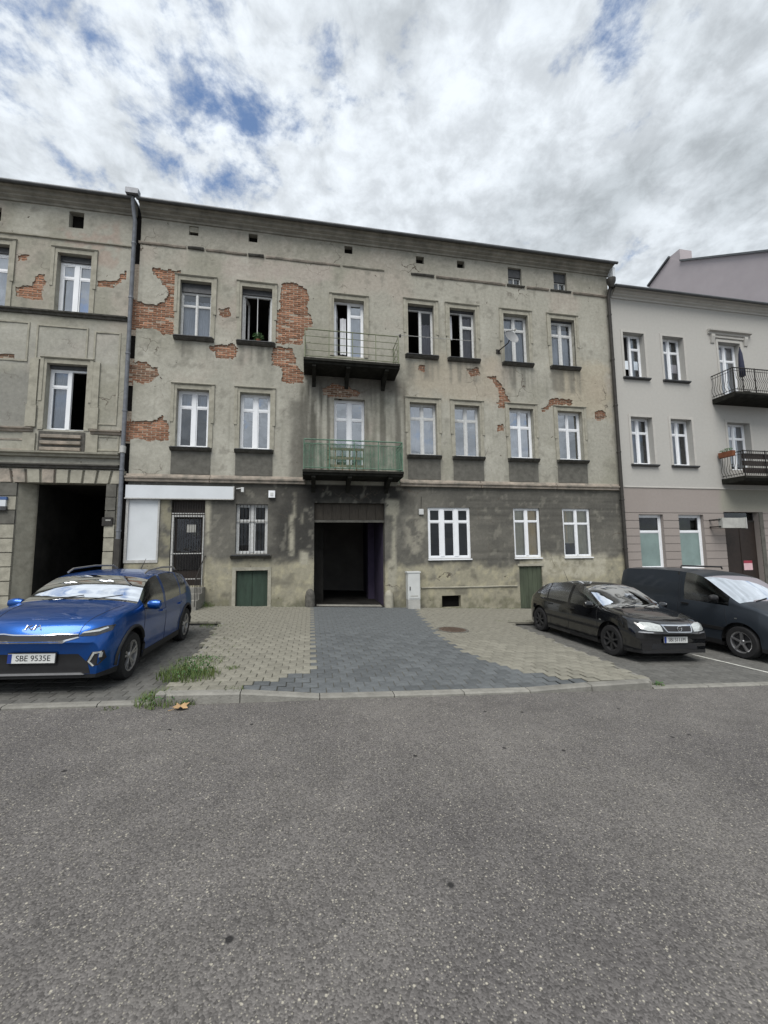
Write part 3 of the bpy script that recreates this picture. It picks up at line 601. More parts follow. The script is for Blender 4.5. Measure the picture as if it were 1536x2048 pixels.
lvl(['A1', 'A2', 'A4', 'A5', 'A6', 'A7'], 2); lvl(['A1', 'A2', 'A4', 'A5', 'A6', 'A7'], 3); lvl(['B1', 'B2', 'B4', 'B5', 'B6', 'B7'], 2); lvl(['B1', 'B2', 'B4', 'B5', 'B6', 'B7'], 3); lvl(['C2', 'C3', 'C4'], 2); lvl(['C2', 'C3', 'C4'], 3)
r = list(Rr['G']); r[2] = -1.0; Rr['G'] = tuple(r); r = list(Rr['GD']); r[2] = -1.0; Rr['GD'] = tuple(r)
ATT = [rect(*q) for q in ((378, 397, 452, 471), (497, 515, 468, 484), (689, 705, 492, 507), (832, 848, 513, 527), (914, 929, 522, 536), (1016, 1043, 536, 569), (1107, 1133, 545, 580))]
def pp(o, s, pts): return [F(o[0] + a / s, o[1] + b / s) for a, b in pts]
O3 = (250, 380); O4 = (250, 740); O5 = (580, 560); O7 = (880, 500); q = 3.84
HOLES = [(pp(O3, q, [(215, 600), (415, 622), (398, 700), (395, 860), (392, 1110), (300, 1112), (210, 1062), (75, 1060), (70, 850), (150, 872), (240, 890), (320, 840), (326, 760), (262, 692), (213, 650)]), 'brick'),
         (pp(O3, q, [(1205, 715), (1290, 715), (1400, 760), (1412, 830), (1402, 900), (1436, 1000), (1432, 1050), (1380, 1080), (1372, 1182), (1150, 1182), (1150, 930), (1192, 900), (1190, 780)]), 'brick'),
         (pp(O3, q, [(1130, 1212), (1180, 1202), (1280, 1220), (1310, 1280), (1322, 1350), (1372, 1400), (1372, 1480), (1330, 1490), (1200, 1470), (1210, 1370), (1132, 1350)]), 'brick'),
         (pp(O3, q, [(650, 1195), (820, 1182), (876, 1212), (858, 1240), (820, 1300), (700, 1300), (692, 1240), (645, 1230)]), 'brick'),
         (pp(O3, q, [(725, 915), (805, 905), (810, 960), (760, 985), (730, 960)]), 'brick_dull'),
         (pp(O3, q, [(50, 1330), (150, 1320), (240, 1370), (268, 1420), (190, 1480), (90, 1480), (52, 1440)]), 'brick_dull'),
         (pp(O4, q, [(22, 412), (60, 392), (220, 386), (290, 350), (312, 400), (330, 430), (330, 535), (230, 545), (18, 530)]), 'brick'),
         (pp(O5, q, [(240, 830), (330, 800), (440, 815), (535, 860), (520, 900), (300, 905), (255, 870)]), 'brick_dull'),
         (pp(O7, q, [(200, 915), (300, 905), (302, 965), (245, 980)]), 'brick_dull'),
         (pp(O7, q, [(335, 965), (425, 972), (478, 1040), (525, 1150), (565, 1180), (548, 1215), (450, 1208), (436, 1170), (470, 1150), (432, 1060), (400, 1000)]), 'brick'),
         (pp(O7, q, [(765, 1238), (828, 1200), (848, 1150), (935, 1142), (1020, 1145), (1020, 1200), (920, 1190), (865, 1192), (838, 1218), (790, 1242)]), 'brick_dull'),
         (pp(O7, q, [(1180, 1240), (1275, 1240), (1270, 1275), (1235, 1320), (1195, 1310)]), 'brick_dull'), (pp(O5, q, [(985, 660), (1040, 655), (1035, 700), (990, 700)]), 'brick_dull'),
         (pp(O7, q, [(435, 1345), (485, 1340), (497, 1390), (440, 1397)]), 'brick')]
def col_main(X, Z):
    px, py = pix(X, Z); c = plaster_base(X, Z, 2); n1 = (fbm(X * 2.2, Z * 2.2, 31, 4) - 0.5) * 60; n2 = fbm(X * 5, Z * 5, 41, 4); streak = fbm(X * 9, Z * 0.35, 51, 4)
    c = blend(c, srect(px, py, 820, 1010, 715, 800, 25, n1) * 0.7, (0.36, 0.32, 0.255)); c = blend(c, srect(px, py, 1110, 1215, 725, 830, 20, n1) * 0.6, (0.36, 0.315, 0.235))
    c = blend(c, srect(px, py, 430, 660, 520, 570, 18, n1) * 0.6, (0.38, 0.335, 0.30))
    attic = ss(0, 1, (FZ(277, 486) - 0.1 - Z) / -0.1); c = blend(c, attic * 0.45, (0.25, 0.24, 0.205)); c = blend(c, attic * ss(0.5, 0.7, n2) * 0.5, (0.36, 0.345, 0.30))
    # soot and run-off beside and below the balconies
    sk = ss(0.36, 0.62, streak)
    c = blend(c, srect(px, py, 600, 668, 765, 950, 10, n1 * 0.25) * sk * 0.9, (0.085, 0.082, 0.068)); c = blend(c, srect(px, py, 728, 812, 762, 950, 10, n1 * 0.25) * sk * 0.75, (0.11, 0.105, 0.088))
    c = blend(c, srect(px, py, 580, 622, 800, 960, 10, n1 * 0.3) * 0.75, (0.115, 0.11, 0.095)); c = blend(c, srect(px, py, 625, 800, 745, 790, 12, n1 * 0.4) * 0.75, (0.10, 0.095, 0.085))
    for xa, xb, ya in ((352, 424, 676), (478, 546, 688), (812, 876, 716), (896, 958, 724), (1004, 1064, 735), (1100, 1158, 742)):   # run-off below the upper sills
        c = blend(c, srect(px, py, xa, xb, ya, ya + 42, 7, n1 * 0.35) * ss(0.3, 0.7, streak) * 0.75, (0.15, 0.145, 0.125))
    for xa, xb in ((812, 884), (902, 968), (340, 420), (466, 545), (1014, 1075), (1112, 1172)):
        c = blend(c, srect(px, py, xa, xb, 905, 965, 6, n1 * 0.25) * ss(0.25, 0.6, streak) * 0.5, (0.15, 0.145, 0.125))
    # ground floor: old dark paint, flaked
    g = Z < ZS
    gc = np.zeros(c.shape) + np.array((0.098, 0.095, 0.085)); gc = blend(gc, ss(0.35, 0.7, fbm(X * 0.9, Z * 0.9, 61, 4)), (0.135, 0.13, 0.114))
    gc = blend(gc, ss(0.5, 0.8, fbm(X * 1.2, Z * 5, 65, 4)) * 0.6, (0.165, 0.158, 0.138))
    gc = blend(gc, srect(px, py, 550, 645, 960, 1112, 22, n1 * 0.8) * 0.9, (0.045, 0.044, 0.041)); gc = blend(gc, srect(px, py, 592, 818, 945, 1012, 18, n1 * 0.5) * 0.95, (0.032, 0.031, 0.029)); gc = blend(gc, srect(px, py, 440, 600, 960, 1006, 18, n1 * 0.5) * 0.6, (0.06, 0.058, 0.052))  # near-black over the gate head: soot plus the balcony's shade painted in
    low = ss(-10, 10, py - (1122 + n1 * 0.55)) * (px < 640) + ss(-10, 10, py - (1128 + n1 * 0.7)) * (px > 760) * (px < 1040) + ss(-8, 8, py - (1113 + n1 * 0.5)) * (px >= 1040)
    gc = blend(gc, low * 0.92, (0.30, 0.282, 0.215)); gc = blend(gc, low * ss(0.48, 0.66, n2) * 0.75, (0.36, 0.335, 0.24)); gc = blend(gc, low * ss(0.56, 0.75, fbm(X * 2.4, Z * 2.4, 71, 5)) * 0.8, (0.15, 0.142, 0.115))
    gc = blend(gc, ss(-6, 6, py - 1196 + n1 * 0.3) * ss(0.35, 0.6, n2) * 0.7, (0.12, 0.12, 0.085))
    for xa, xb, ya, yb in ((586, 592, 985, 1035), (579, 587, 1030, 1112), (603, 606, 1025, 1048), (784, 792, 1015, 1165), (776, 790, 1120, 1185), (772, 798, 1000, 1030), (411, 420, 1000, 1090), (600, 618, 1102, 1130)):   # flaked strips
        gc = blend(gc, srect(px, py, xa, xb, ya, yb, 4, n1 * 0.09) * ss(0.2, 0.5, n2), (0.33, 0.315, 0.255))
    gc = blend(gc, srect(px, py, 322, 345, 996, 1130, 6, n1 * 0.2) * ss(0.35, 0.6, n2) * 0.8, (0.25, 0.235, 0.17)); gc = blend(gc, srect(px, py, 808, 850, 1028, 1110, 10, n1 * 0.5) * ss(0.45, 0.62, n2) * 0.8, (0.30, 0.285, 0.235))
    gc = blend(gc, ss(0.64, 0.72, fbm(X * 6, Z * 4, 81, 4)) * 0.4, (0.24, 0.23, 0.195))
    gc = blend(gc, srect(px, py, 1060, 1212, 1112, 1150, 6, n1 * 0.3) * ss(0.3, 0.5, n2) * 0.8, (0.40, 0.38, 0.31))
    return np.where(g[..., None], gc, c)
def disp_main(X, Z):
    d = (fbm(X * 0.6, Z * 0.6, 91, 3) - 0.5) * 0.03 + (fbm(X * 3, Z * 3, 95, 4) - 0.5) * 0.016
    px, py = pix(X, Z); r = (np.sin(Z * 2 * np.pi / 0.27) > 0.93) & (Z < ZS) & (Z > 1.3) & (px > 930); return d + np.where(r, 0.012, 0)
opens = list(Rr.values()) + ATT
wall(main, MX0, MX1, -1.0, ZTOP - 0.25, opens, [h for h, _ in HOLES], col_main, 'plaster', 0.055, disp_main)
brickwork(main, HOLES, opens)
# end walls, back wall, floors: what the windows look into
sh = MB(); ZF = [0.75, Rr['B1'][2] - 0.9, Rr['A1'][2] - 0.9, FZ(277, 486)]; gx0, gx1 = Rr['G'][0] - 0.25, Rr['G'][1] + 0.25
sh.box(MX0 + 0.02, MX1 - 0.02, 5.8, 6.0, -1, ZTOP - 0.3); sh.box(MX0 + 0.02, MX0 + 0.2, 0.36, 5.79, -1, ZTOP - 0.3); sh.box(MX1 - 0.2, MX1 - 0.02, 0.36, 5.79, -1, ZTOP - 0.3)
for k, z in enumerate(ZF):
    for a, b in (((MX0 + 0.21, gx0), (gx1, MX1 - 0.21)) if k == 0 else ((MX0 + 0.21, MX1 - 0.21),)): sh.box(a, b, 0.35, 5.78, z - 0.25, z)
for a, b in ((Rr['A1'][1], Rr['A2'][0]), (Rr['A2'][1], Rr['A3'][0]), (Rr['A3'][1], Rr['A4'][0]), (Rr['A5'][1], Rr['A6'][0])):
    for k in (1, 2): sh.box((a + b) / 2 - 0.06, (a + b) / 2 + 0.06, 0.36, 5.77, ZF[k] + 0.01, ZF[k + 1] - 0.26)
sh.build('interior_wall', 'room', main)
# cornice, roof, gutter, belt courses
z = ZTOP
MB().extrude_x([(0.02, z - 0.40), (-0.04, z - 0.39), (-0.05, z - 0.33), (-0.13, z - 0.28), (-0.14, z - 0.24), (-0.22, z - 0.2), (-0.24, z - 0.11), (-0.32, z - 0.09), (-0.33, z - 0.04), (0.02, z - 0.02)], MX0, MX1 + 0.1).build('cornice', 'cornice', main)
MB().extrude_x([(-0.38, z - 0.035), (-0.38, z - 0.005), (6.2, z + 1.0), (6.2, z + 0.9), (0.0, z - 0.018)], MX0 - 0.02, MX1 + 0.16).build('roof', 'roof', main)
MB().tube([(MX0 - 0.02, -0.41, z - 0.055), (MX1 + 0.18, -0.41, z - 0.055)], 0.055, 10).build('gutter', 'gutter_grey', main, 60)
zb = FZ(277, 487); z2 = FZ(1205, 590)
def belt(x0, x1, za, zc, name='belt_course', m='trim_dark', h=0.05, p=0.05):
    s = MB(); n = max(2, int((x1 - x0) / 0.35)); vs = []
    for k in range(n + 1):
        x = x0 + (x1 - x0) * k / n; zz = za + (zc - za) * k / n + random.uniform(-0.006, 0.006); pq = p * random.uniform(0.75, 1.1); hh = h * random.uniform(0.75, 1.1)
        vs += [(x, 0.03, zz - hh), (x, -pq * 0.55, zz - hh), (x, -pq, zz), (x, -pq, zz + hh * 0.4), (x, 0.03, zz + hh)]
    fs = [(5 * k + i, 5 * k + (i + 1) % 5, 5 * k + 5 + (i + 1) % 5, 5 * k + 5 + i) for k in range(n) for i in range(5)] + [(4, 3, 2, 1, 0), tuple(5 * n + i for i in range(5))]
    return s.add(vs, fs).build(name, m, main)
zatt = (zb + z2) / 2
for a, b in ((277, 372), (376, 408), (412, 494), (497, 528), (532, 680)): belt(FX(a, 500), FX(b, 500), zatt, zatt, m='trim_dark' if b in (408, 528) else 'trim_worn', p=0.08 if b in (408, 528) else 0.05)
belt(FX(685, 530), FX(768, 535), zatt, zatt, m='trim', h=0.035)
for a, b in ((822, 868), (872, 1010), (1013, 1048), (1052, 1096), (1099, 1140), (1143, 1210)): belt(FX(a, 555), FX(b, 565), zatt, zatt, m='trim_dark' if b in (868, 1048, 1140) else 'trim_worn', p=0.07)
zs0 = FZ(300, 961)
for a, b in ((252, 420), (421, 610), (800, 960), (961, 1110), (1111, 1238)):
    s = MB(); s.extrude_x([(0.02, ZS), (-0.10, ZS + 0.005), (-0.105, ZS + 0.08), (-0.15, ZS + 0.10), (-0.155, ZS + 0.15), (-0.06, ZS + 0.17), (-0.05, ZS + 0.24), (0.02, ZS + 0.26)], FX(a, 965) + 0.003, FX(b, 970)); s.build('belt_course', 'trim_worn', main)
# plinth ledge right of the gate
belt(FX(842, 1172), FX(1034, 1170), FZ(842, 1176), FZ(1034, 1172), 'plinth_ledge', 'trim', 0.035, 0.05)

# windows
lc = [('curtain', 0.05, 0.95, 0.02, 0.97)]
window(main, Rr['A1'], frame='old_white', roller=0.32, fw=0.05, mull=0.05, light_frame=0.02, curtain=[('curtain', 0.04, 0.96, 0.02, 0.72)], glass='glass', label='top floor window under a half lowered roller shutter box')
window(main, Rr['A2'], frame='old_white', roller=0.2, fw=0.06, mull=0.02, transom=0.0, opened=(0, 1), label='wide open top floor window with dark room behind')
window(main, Rr['A3'], cols=2, frame='upvc', sill=None, transom=0.22, opened=(0,), mull=0.09, glass='glass_sky', name='balcony_door', surround=True, curtain=[('curtain', 0.5, 0.97, 0.02, 0.95), ('curtain', 0.22, 0.42, 0.1, 0.75)])
window(main, Rr['A4'], frame='old_white', fw=0.04, opened=(0,), transom=0.0, glass='glass_dark', roller=0.12, mull=0.07, curtain=[('curtain', 0.55, 0.95, 0.02, 0.7)])
window(main, Rr['A5'], frame='old_white', fw=0.04, opened=(0,), transom=0.28, glass='glass_dark', roller=0.08, mull=0.07, curtain=[('curtain', 0.62, 0.95, 0.02, 0.9), ('curtain', 0.02, 0.2, 0.45, 0.95)])
window(main, Rr['A6'], frame='old_white', mull=0.08, glass='glass', curtain=lc, fw=0.055); window(main, Rr['A7'], frame='old_white', mull=0.08, glass='glass', curtain=[('curtain', 0.05, 0.95, 0.02, 0.85)], fw=0.055, roller=0.06)
apz = ZS + 0.27
window(main, Rr['B1'], glass='glass', curtain=[('curtain', 0.0, 1.0, 0.72, 0.98)], mull=0.12, apron=apz); window(main, Rr['B2'], glass='glass_sky', mull=0.13, curtain=[('curtain', 0.05, 0.4, 0.55, 0.97)], apron=apz)
window(main, Rr['B3'], sill=None, transom=0.27, glass='glass_sky', mull=0.12, name='balcony_door', surround=False)
window(main, Rr['B4'], frame='old_white', glass='glass_sky', mull=0.07, curtain=[('curtain', 0.05, 0.95, 0.1, 0.97)], fw=0.05, apron=apz); window(main, Rr['B5'], frame='old_white', glass='glass_sky', mull=0.075, fw=0.05, curtain=[('curtain', 0.05, 0.95, 0.6, 0.97)], apron=apz)
window(main, Rr['B6'], frame='upvc', glass='glass_sky', mull=0.05, fw=0.06, curtain=lc, apron=apz, transom=0.35); window(main, Rr['B7'], frame='upvc', glass='glass_sky', mull=0.05, fw=0.06, apron=apz, transom=0.35)
window(main, Rr['C1'], frame='old_white', glass='glass_dark', mull=0.13, transom=0.33, sill='masonry', surround=False, bars=True, yf=0.15)
window(main, Rr['C2'], cols=3, glass='glass_dark', mull=0.15, transom=0.26, sill='white', surround=False, fw=0.075, yf=0.05, light_frame=0.03, label='wide three light white ground floor window beside the gateway')
window(main, Rr['C3'], glass='glass_clear', mull=0.11, transom=0.25, sill='white', surround=False, yf=0.06, curtain=[('blind_olive', 0.0, 0.5, 0, 1), ('blind_tan', 0.5, 1.0, 0, 1)], light_frame=0.02)
window(main, Rr['C4'], glass='glass_clear', mull=0.09, transom=0.3, sill='white', surround=False, yf=0.06, curtain=[('blind_tan', 0.0, 0.22, 0.3, 1), ('blind_olive', 0.1, 0.5, 0.28, 1), ('blind_olive', 0.5, 1.0, 0, 1)], light_frame=0.02)
for k, r in enumerate(ATT):
    x0, x1, z0, z1 = r
    if k < 5:
        box('attic_vent', main, 'black_gap' if k in (1, 2, 3, 4) else 'apron_grey', x0 - 0.02, x1 + 0.02, 0.19, 0.24, z0 - 0.02, z1 + 0.02)
        if k == 0: box('vent_shutter', main, 'trim', x0, x1, 0.05, 0.09, z0 + (z1 - z0) * 0.45, z1)
    else: window(main, r, cols=2, transom=0, frame='old_white', fw=0.035, mull=0.035, yf=0.14, surround=False, sill=None, roller=(z1 - z0) * 0.5, light_frame=0, name='attic_window')
# shop front: signboard, boarded window, barred door
x0, x1, z0, z1 = Rr['C0']; wb = box('boarded_window', main, 'sign_white', x0 + 0.03, x1 - 0.02, 0.02, 0.05, z0 + 0.03, z1)
for a, b, c, d in ((x0 - 0.04, x0 + 0.03, z0 - 0.06, z1 + 0.02), (x1 - 0.02, x1 + 0.03, z0 - 0.06, z1 + 0.02), (x0 + 0.03, x1 - 0.02, z0 - 0.06, z0 + 0.03)): box('window_trim', wb, 'iron_white', a, b, -0.03, 0.06, c, d)
x0, x1, z0, z1 = Rr['CD']; dr = box('shop_door', main, 'brown_door', x0, x1, 0.16, 0.22, z0 - 0.6, z1)
zt = FZ(373, 1030); box('door_frame', dr, 'iron_white', x0 + 0.02, x0 + 0.08, 0.02, 0.155, z0 - 0.6, zt); box('door_frame', dr, 'iron_white', x1 - 0.06, x1 - 0.02, 0.02, 0.155, z0 - 0.6, zt); box('door_frame', dr, 'iron_white', x0 + 0.081, x1 - 0.061, 0.021, 0.154, zt - 0.06, zt - 0.001)
box('door_pane', dr, 'glass_dark', x0 + 0.16, x1 - 0.14, 0.13, 0.135, z0 + 0.5, zt - 0.12); box('door_notice', dr, 'cabinet_base', x0 + 0.45, x0 + 0.72, 0.118, 0.122, zt - 0.55, zt - 0.3)
n = 11
for k in range(n + 1): u = x0 + 0.09 + (x1 - x0 - 0.16) * k / n; MB().tube([(u, 0.0, z0 - 0.5), (u, 0.0, z1 - 0.05)], 0.007, 5).build('grille_bar', 'iron_dark', dr)
for zz in (zt + 0.05, FZ(373, 1107), FZ(373, 1158)): box('grille_crossbar', dr, 'iron_white', x0 + 0.02, x1 - 0.02, 0.008, 0.02, zz - 0.016, zz + 0.016)
# cellar hatch, low green door, vent
x0, x1, z0, z1 = Rr['CH']; box('hatch_frame', main, 'trim', x0 - 0.11, x0 - 0.002, -0.02, 0.1, -0.2, z1 + 0.11); box('hatch_frame', main, 'trim', x1 + 0.002, x1 + 0.11, -0.02, 0.1, -0.2, z1 + 0.11); box('hatch_frame', main, 'trim', x0, x1, -0.021, 0.1, z1 + 0.002, z1 + 0.11)
ht = box('cellar_hatch', main, 'iron_dark', x0, x1, 0.17, 0.2, z0 - 0.3, z1)
xm = (x0 + x1) / 2
for a, b in ((x0 + 0.02, xm - 0.006), (xm + 0.006, x1 - 0.02)):
    lf = box('hatch_leaf', ht, 'green_door', a, b, 0.10, 0.14, z0 - 0.2, z1 - 0.02)
x0, x1, z0, z1 = Rr['GD']; gd = box('cellar_door', main, 'iron_dark', x0, x1, 0.14, 0.18, -1, z1); zg = -SLOPE * (x0 + x1) / 2
for k in range(5): u = (x1 - x0) / 5; box('door_board', gd, 'olive_door', x0 + k * u + 0.004, x0 + (k + 1) * u - 0.004, 0.05 + 0.004 * (k % 2), 0.09, zg + 0.01, z1 - 0.01)
box('door_lintel', main, 'trim', x0 - 0.06, x1 + 0.06, -0.03, 0.1, z1 + 0.002, z1 + 0.09)
x0, x1, z0, z1 = Rr['V']; box('cellar_vent', main, 'black_gap', x0 - 0.02, x1 + 0.02, 0.22, 0.25, z0 - 0.05, z1 + 0.02)
# gateway
x0, x1, z0, z1 = Rr['G']; zt = FZ(700, 1041); tn = 15.0
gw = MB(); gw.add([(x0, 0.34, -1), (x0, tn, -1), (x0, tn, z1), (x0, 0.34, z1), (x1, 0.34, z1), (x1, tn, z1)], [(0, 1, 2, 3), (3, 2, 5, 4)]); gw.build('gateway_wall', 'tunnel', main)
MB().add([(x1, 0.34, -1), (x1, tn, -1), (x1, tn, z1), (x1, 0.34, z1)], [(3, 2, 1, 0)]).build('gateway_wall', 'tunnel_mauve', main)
MB().box(x0, x1, tn, tn + 0.1, -1, z1).build('gateway_end', 'tunnel', main)
MB().box(x0 + 0.001, x0 + 0.35, 1.2, 1.7, -0.5, z1 - 0.3).build('gateway_pier', 'tunnel', main); MB().box(x1 - 0.25, x1 - 0.001, 2.4, 2.9, -0.5, z1 - 0.3).build('gateway_pier', 'tunnel_mauve', main)
fl = MB(); fl.add([(u, y, -SLOPE * u + (0.005 if y < 1 else 0.03)) for u, y in ((x0, 0.02), (x1, 0.02), (x1, tn), (x0, tn))], [(0, 1, 2, 3)]); fl.build('gateway_floor', 'tunnel', main)
th = MB(); th.add([(u, y, -SLOPE * u + h) for y, h in ((0.02, 0.018), (0.45, 0.026)) for u in (x0 + 0.1, x1 - 0.1)], [(0, 1, 3, 2)]); th.build('threshold', 'kerb', main)
tr = MB().box(x0, x1, 0.17, 0.20, zt + 0.02, z1).build('transom_panel', 'wood_dark', main)
for k in range(8): u = (x1 - x0) / 8; box('board', tr, 'wood_dark', x0 + k * u + 0.006, x0 + (k + 1) * u - 0.006, 0.14 + 0.006 * (k % 2), 0.169, zt + 0.03, z1 - 0.03)
box('transom_rail', tr, 'apron_grey', x0 + 0.002, x1 - 0.002, 0.08, 0.165, zt - 0.06, zt + 0.019)
for sx, u in ((1, x0), (-1, x1)):                                # worn stone bumpers at the jambs
    w = MB(); w.lathe([(0.16, -0.3), (0.16, 0.35), (0.13, 0.5), (0.05, 0.58), (0.0, 0.585)], (u - sx * 0.12, -0.02, -SLOPE * u), 'z', 10); w.build('wheel_guard', 'trim_dark' if sx == 1 else 'trim', main, 50)
# balconies
def balcony(pl, pr, yt, name, m_rail, kind):
    yo = -0.95; x0 = FX(pl, yt, yo); x1 = FX(pr, yt + 12, yo); z = (FZ(pl, yt, yo) + FZ(pr, yt + (18 if kind == 'rail' else 8), yo)) / 2
    s = MB(); s.extrude_x([(0.0, z), (yo, z - 0.01), (yo, z - 0.09), (yo + 0.06, z - 0.1), (yo + 0.07, z - 0.17), (0.0, z - 0.2)], x0, x1); bal = s.build(name, 'slab', main)
    for u in (x0 + 0.28, (x0 + x1) / 2 - 0.2, x1 - 0.5):
        b = MB(); b.extrude_x([(0, z - 0.201), (yo + 0.1, z - 0.18), (yo + 0.1, z - 0.25), (yo + 0.3, z - 0.28), (-0.12, z - 0.5), (0, z - 0.62)], u, u + 0.13); b.build('bracket', 'slab', bal)
    h = 0.98; e = 0.04; fy = yo + e
    cor = [(x0 + e, -0.01), (x0 + e, fy), (x1 - e, fy), (x1 - e, -0.01)]
    def run(zz, r): return MB().tube([(p[0], p[1], z + zz) for p in cor], r, 6).build('rail', m_rail, bal)
    if kind == 'rail':
        for zz, r in ((h, 0.018), (0.74, 0.011), (0.5, 0.011), (0.26, 0.011), (0.06, 0.014)): run(zz, r)
        for u in np.linspace(x0 + e, x1 - e, 5): MB().box(u - 0.012, u + 0.012, fy - 0.012, fy + 0.012, z - 0.03, z + h).build('post', m_rail, bal)
        for u in (x0 + e, x1 - e): MB().box(u - 0.012, u + 0.012, -0.06, -0.036, z - 0.03, z + h).build('post', m_rail, bal)
        for k in range(2):
            a = MB(); a.tube([(x1 - e, fy + 0.06 + 0.4 * k + 0.34 * (t / 10), z + 0.08 + (h - 0.12) * math.sin(t / 10 * math.pi / 2)) for t in range(11)], 0.011, 5); a.build('scroll', m_rail, bal)
    else:
        for zz, r in ((h, 0.02), (0.84, 0.012), (0.06, 0.014)): run(zz, r)
        for u in np.linspace(x0 + e, x1 - e, 5): MB().box(u - 0.014, u + 0.014, fy - 0.014, fy + 0.014, z - 0.03, z + h).build('post', m_rail, bal)
        u = x0 + 0.1
        while u < x1 - 0.05: MB().tube([(u, fy, z + 0.06), (u, fy, z + 0.84)], 0.006, 5).build('baluster', m_rail, bal); u += 0.11
        for k in range(7): MB().tube([(x1 - e, fy + 0.1 + k * 0.12, z + 0.06), (x1 - e, fy + 0.1 + k * 0.12, z + h)], 0.006, 5).build('baluster', m_rail, bal); MB().tube([(x0 + e, fy + 0.1 + k * 0.12, z + 0.06), (x0 + e, fy + 0.1 + k * 0.12, z + h)], 0.006, 5).build('baluster', m_rail, bal)
        sw = MB(); sw.tube([(x1 - e + 0.01, fy + 0.12 + 0.5 * (t / 10), z + 0.2 + 0.5 * math.sin(t / 10 * 5)) for t in range(11)], 0.013, 5); sw.build('scroll', m_rail, bal)
        nt_ = MB(); nx = 40; vs = []
        for k in range(nx + 1):
            u = x0 + 0.07 + (x1 - x0 - 0.14) * k / nx; y = fy + 0.03 + 0.012 * math.sin(k * 0.9)
            vs += [(u, y, z + 0.03), (u, y + 0.006 * math.sin(k * 2.1), z + 0.88 + 0.012 * math.sin(k * 1.3))]
        nt_.add(vs, [(2 * k, 2 * k + 2, 2 * k + 3, 2 * k + 1) for k in range(nx)]); nt_.build('netting', 'net_green', bal, 180)
    return x0, x1, fy, z, bal
ub = balcony(607, 800, 711, 'balcony', 'iron_olive', 'rail'); lb = balcony(605, 808, 936, 'balcony', 'iron_green', 'net')
# drainpipes
def pipe(parent, name, pa, pb, y, r, m, zb_, name_head=True, ztop=None):
    (xa, za), (xb, zz) = F(*pa, y), F(*pb, y); xm = (xa + xb) / 2; zt = za if ztop is None else ztop
    p = MB(); p.tube([(xm, -0.40, zt + 0.02), (xm, -0.32, zt - 0.22), (xm, y, zt - 0.62), (xm, y, zb_)], r, 12); o = p.build(name, m, parent, 60)
    k = zt - 1.4
    while k > zb_ + 0.5: MB().lathe([(r + 0.002, -0.03), (r + 0.014, -0.025), (r + 0.014, 0.025), (r + 0.002, 0.03)], (xm, y, k), 'z', 12).build('pipe_collar', m, o); MB().box(xm - 0.012, xm + 0.012, y + r, 0.02, k - 0.012, k + 0.012).build('pipe_bracket', m, o); k -= 1.9
    return xm, o
pxl, po = pipe(main, 'drainpipe', (266, 410), (242, 1090), -0.13, 0.062, 'zinc', FZ(240, 1112), ztop=ZTOP - 0.05)
box('hopper', po, 'zinc', pxl - 0.16, pxl + 0.22, -0.56, -0.36, ZTOP - 0.02, ZTOP + 0.16)
box('pipe_sleeve', po, 'pipe_dark', pxl - 0.075, pxl + 0.075, -0.205, -0.055, -0.6, FZ(240, 1078, -0.13)); MB().lathe([(0.066, -0.1), (0.085, -0.09), (0.085, 0.12), (0.066, 0.13)], (pxl, -0.13, FZ(247, 900, -0.13)), 'z', 12).build('pipe_joint', 'iron_white', po)
box('wall_gap', main, 'black_gap', MX0 - 0.23, MX0 + 0.012, 0.06, 0.10, -1, ZTOP - 0.3)
pxr, pr_ = pipe(main, 'drainpipe', (1214, 600), (1256, 1120), -0.14, 0.068, 'pipe_dark', -SLOPE * 12 - 0.1, ztop=FZ(1216, 560, -0.3))
MB().lathe([(0.07, -0.25), (0.09, -0.2), (0.17, 0.0), (0.18, 0.12), (0.16, 0.12)], (pxr, -0.34, FZ(1216, 562, -0.34) - 0.02), 'z', 12).build('hopper', 'pipe_dark', pr_, 50)
box('flashing', main, 'sign_white', MX1 + 0.0, MX1 + 0.10, -0.33, -0.05, ZTOP - 0.75, ZTOP - 0.2)

# ------------------------------------------------------------------ left building
LX0, LX1 = -15.0, MX0 - 0.24; lbx = (LX0 + LX1) / 2
left = thing('passage_building', (lbx, 0, -SLOPE * lbx), 'grey ornate tenement with a dark passage behind the blue car', 'building')
O1 = (0, 340); O2 = (0, 700)
LR = dict(a=rect(112, 181, 508, 625), a2=rect(-72, 16, 485, 612), b=rect(90, 172, 728, 860), G=rect(28, 208, 966, 1205))
r = list(LR['G']); r[2] = -0.6; LR['G'] = tuple(r); hole_v = rect(138, 168, 424, 456); hole_v2 = rect(-24, 2, 413, 440)
LH = [(pp(O1, q, [(120, 905), (240, 890), (300, 800), (350, 800), (345, 880), (325, 1000), (240, 995), (120, 960)]), 'brick'), (pp(O1, q, [(745, 850), (925, 840), (925, 790), (975, 780), (965, 840), (870, 900), (745, 905)]), 'brick'), (pp(O1, q, [(140, 655), (245, 650), (200, 690), (140, 700)]), 'brick'), (pp(O1, q, [(-60, 1410), (110, 1410), (120, 1445), (-60, 1465)]), 'brick_dull'), (pp(O2, q, [(-20, 930), (110, 925), (105, 975), (-20, 985)]), 'brick')]
ZLG = FZ(110, 938)
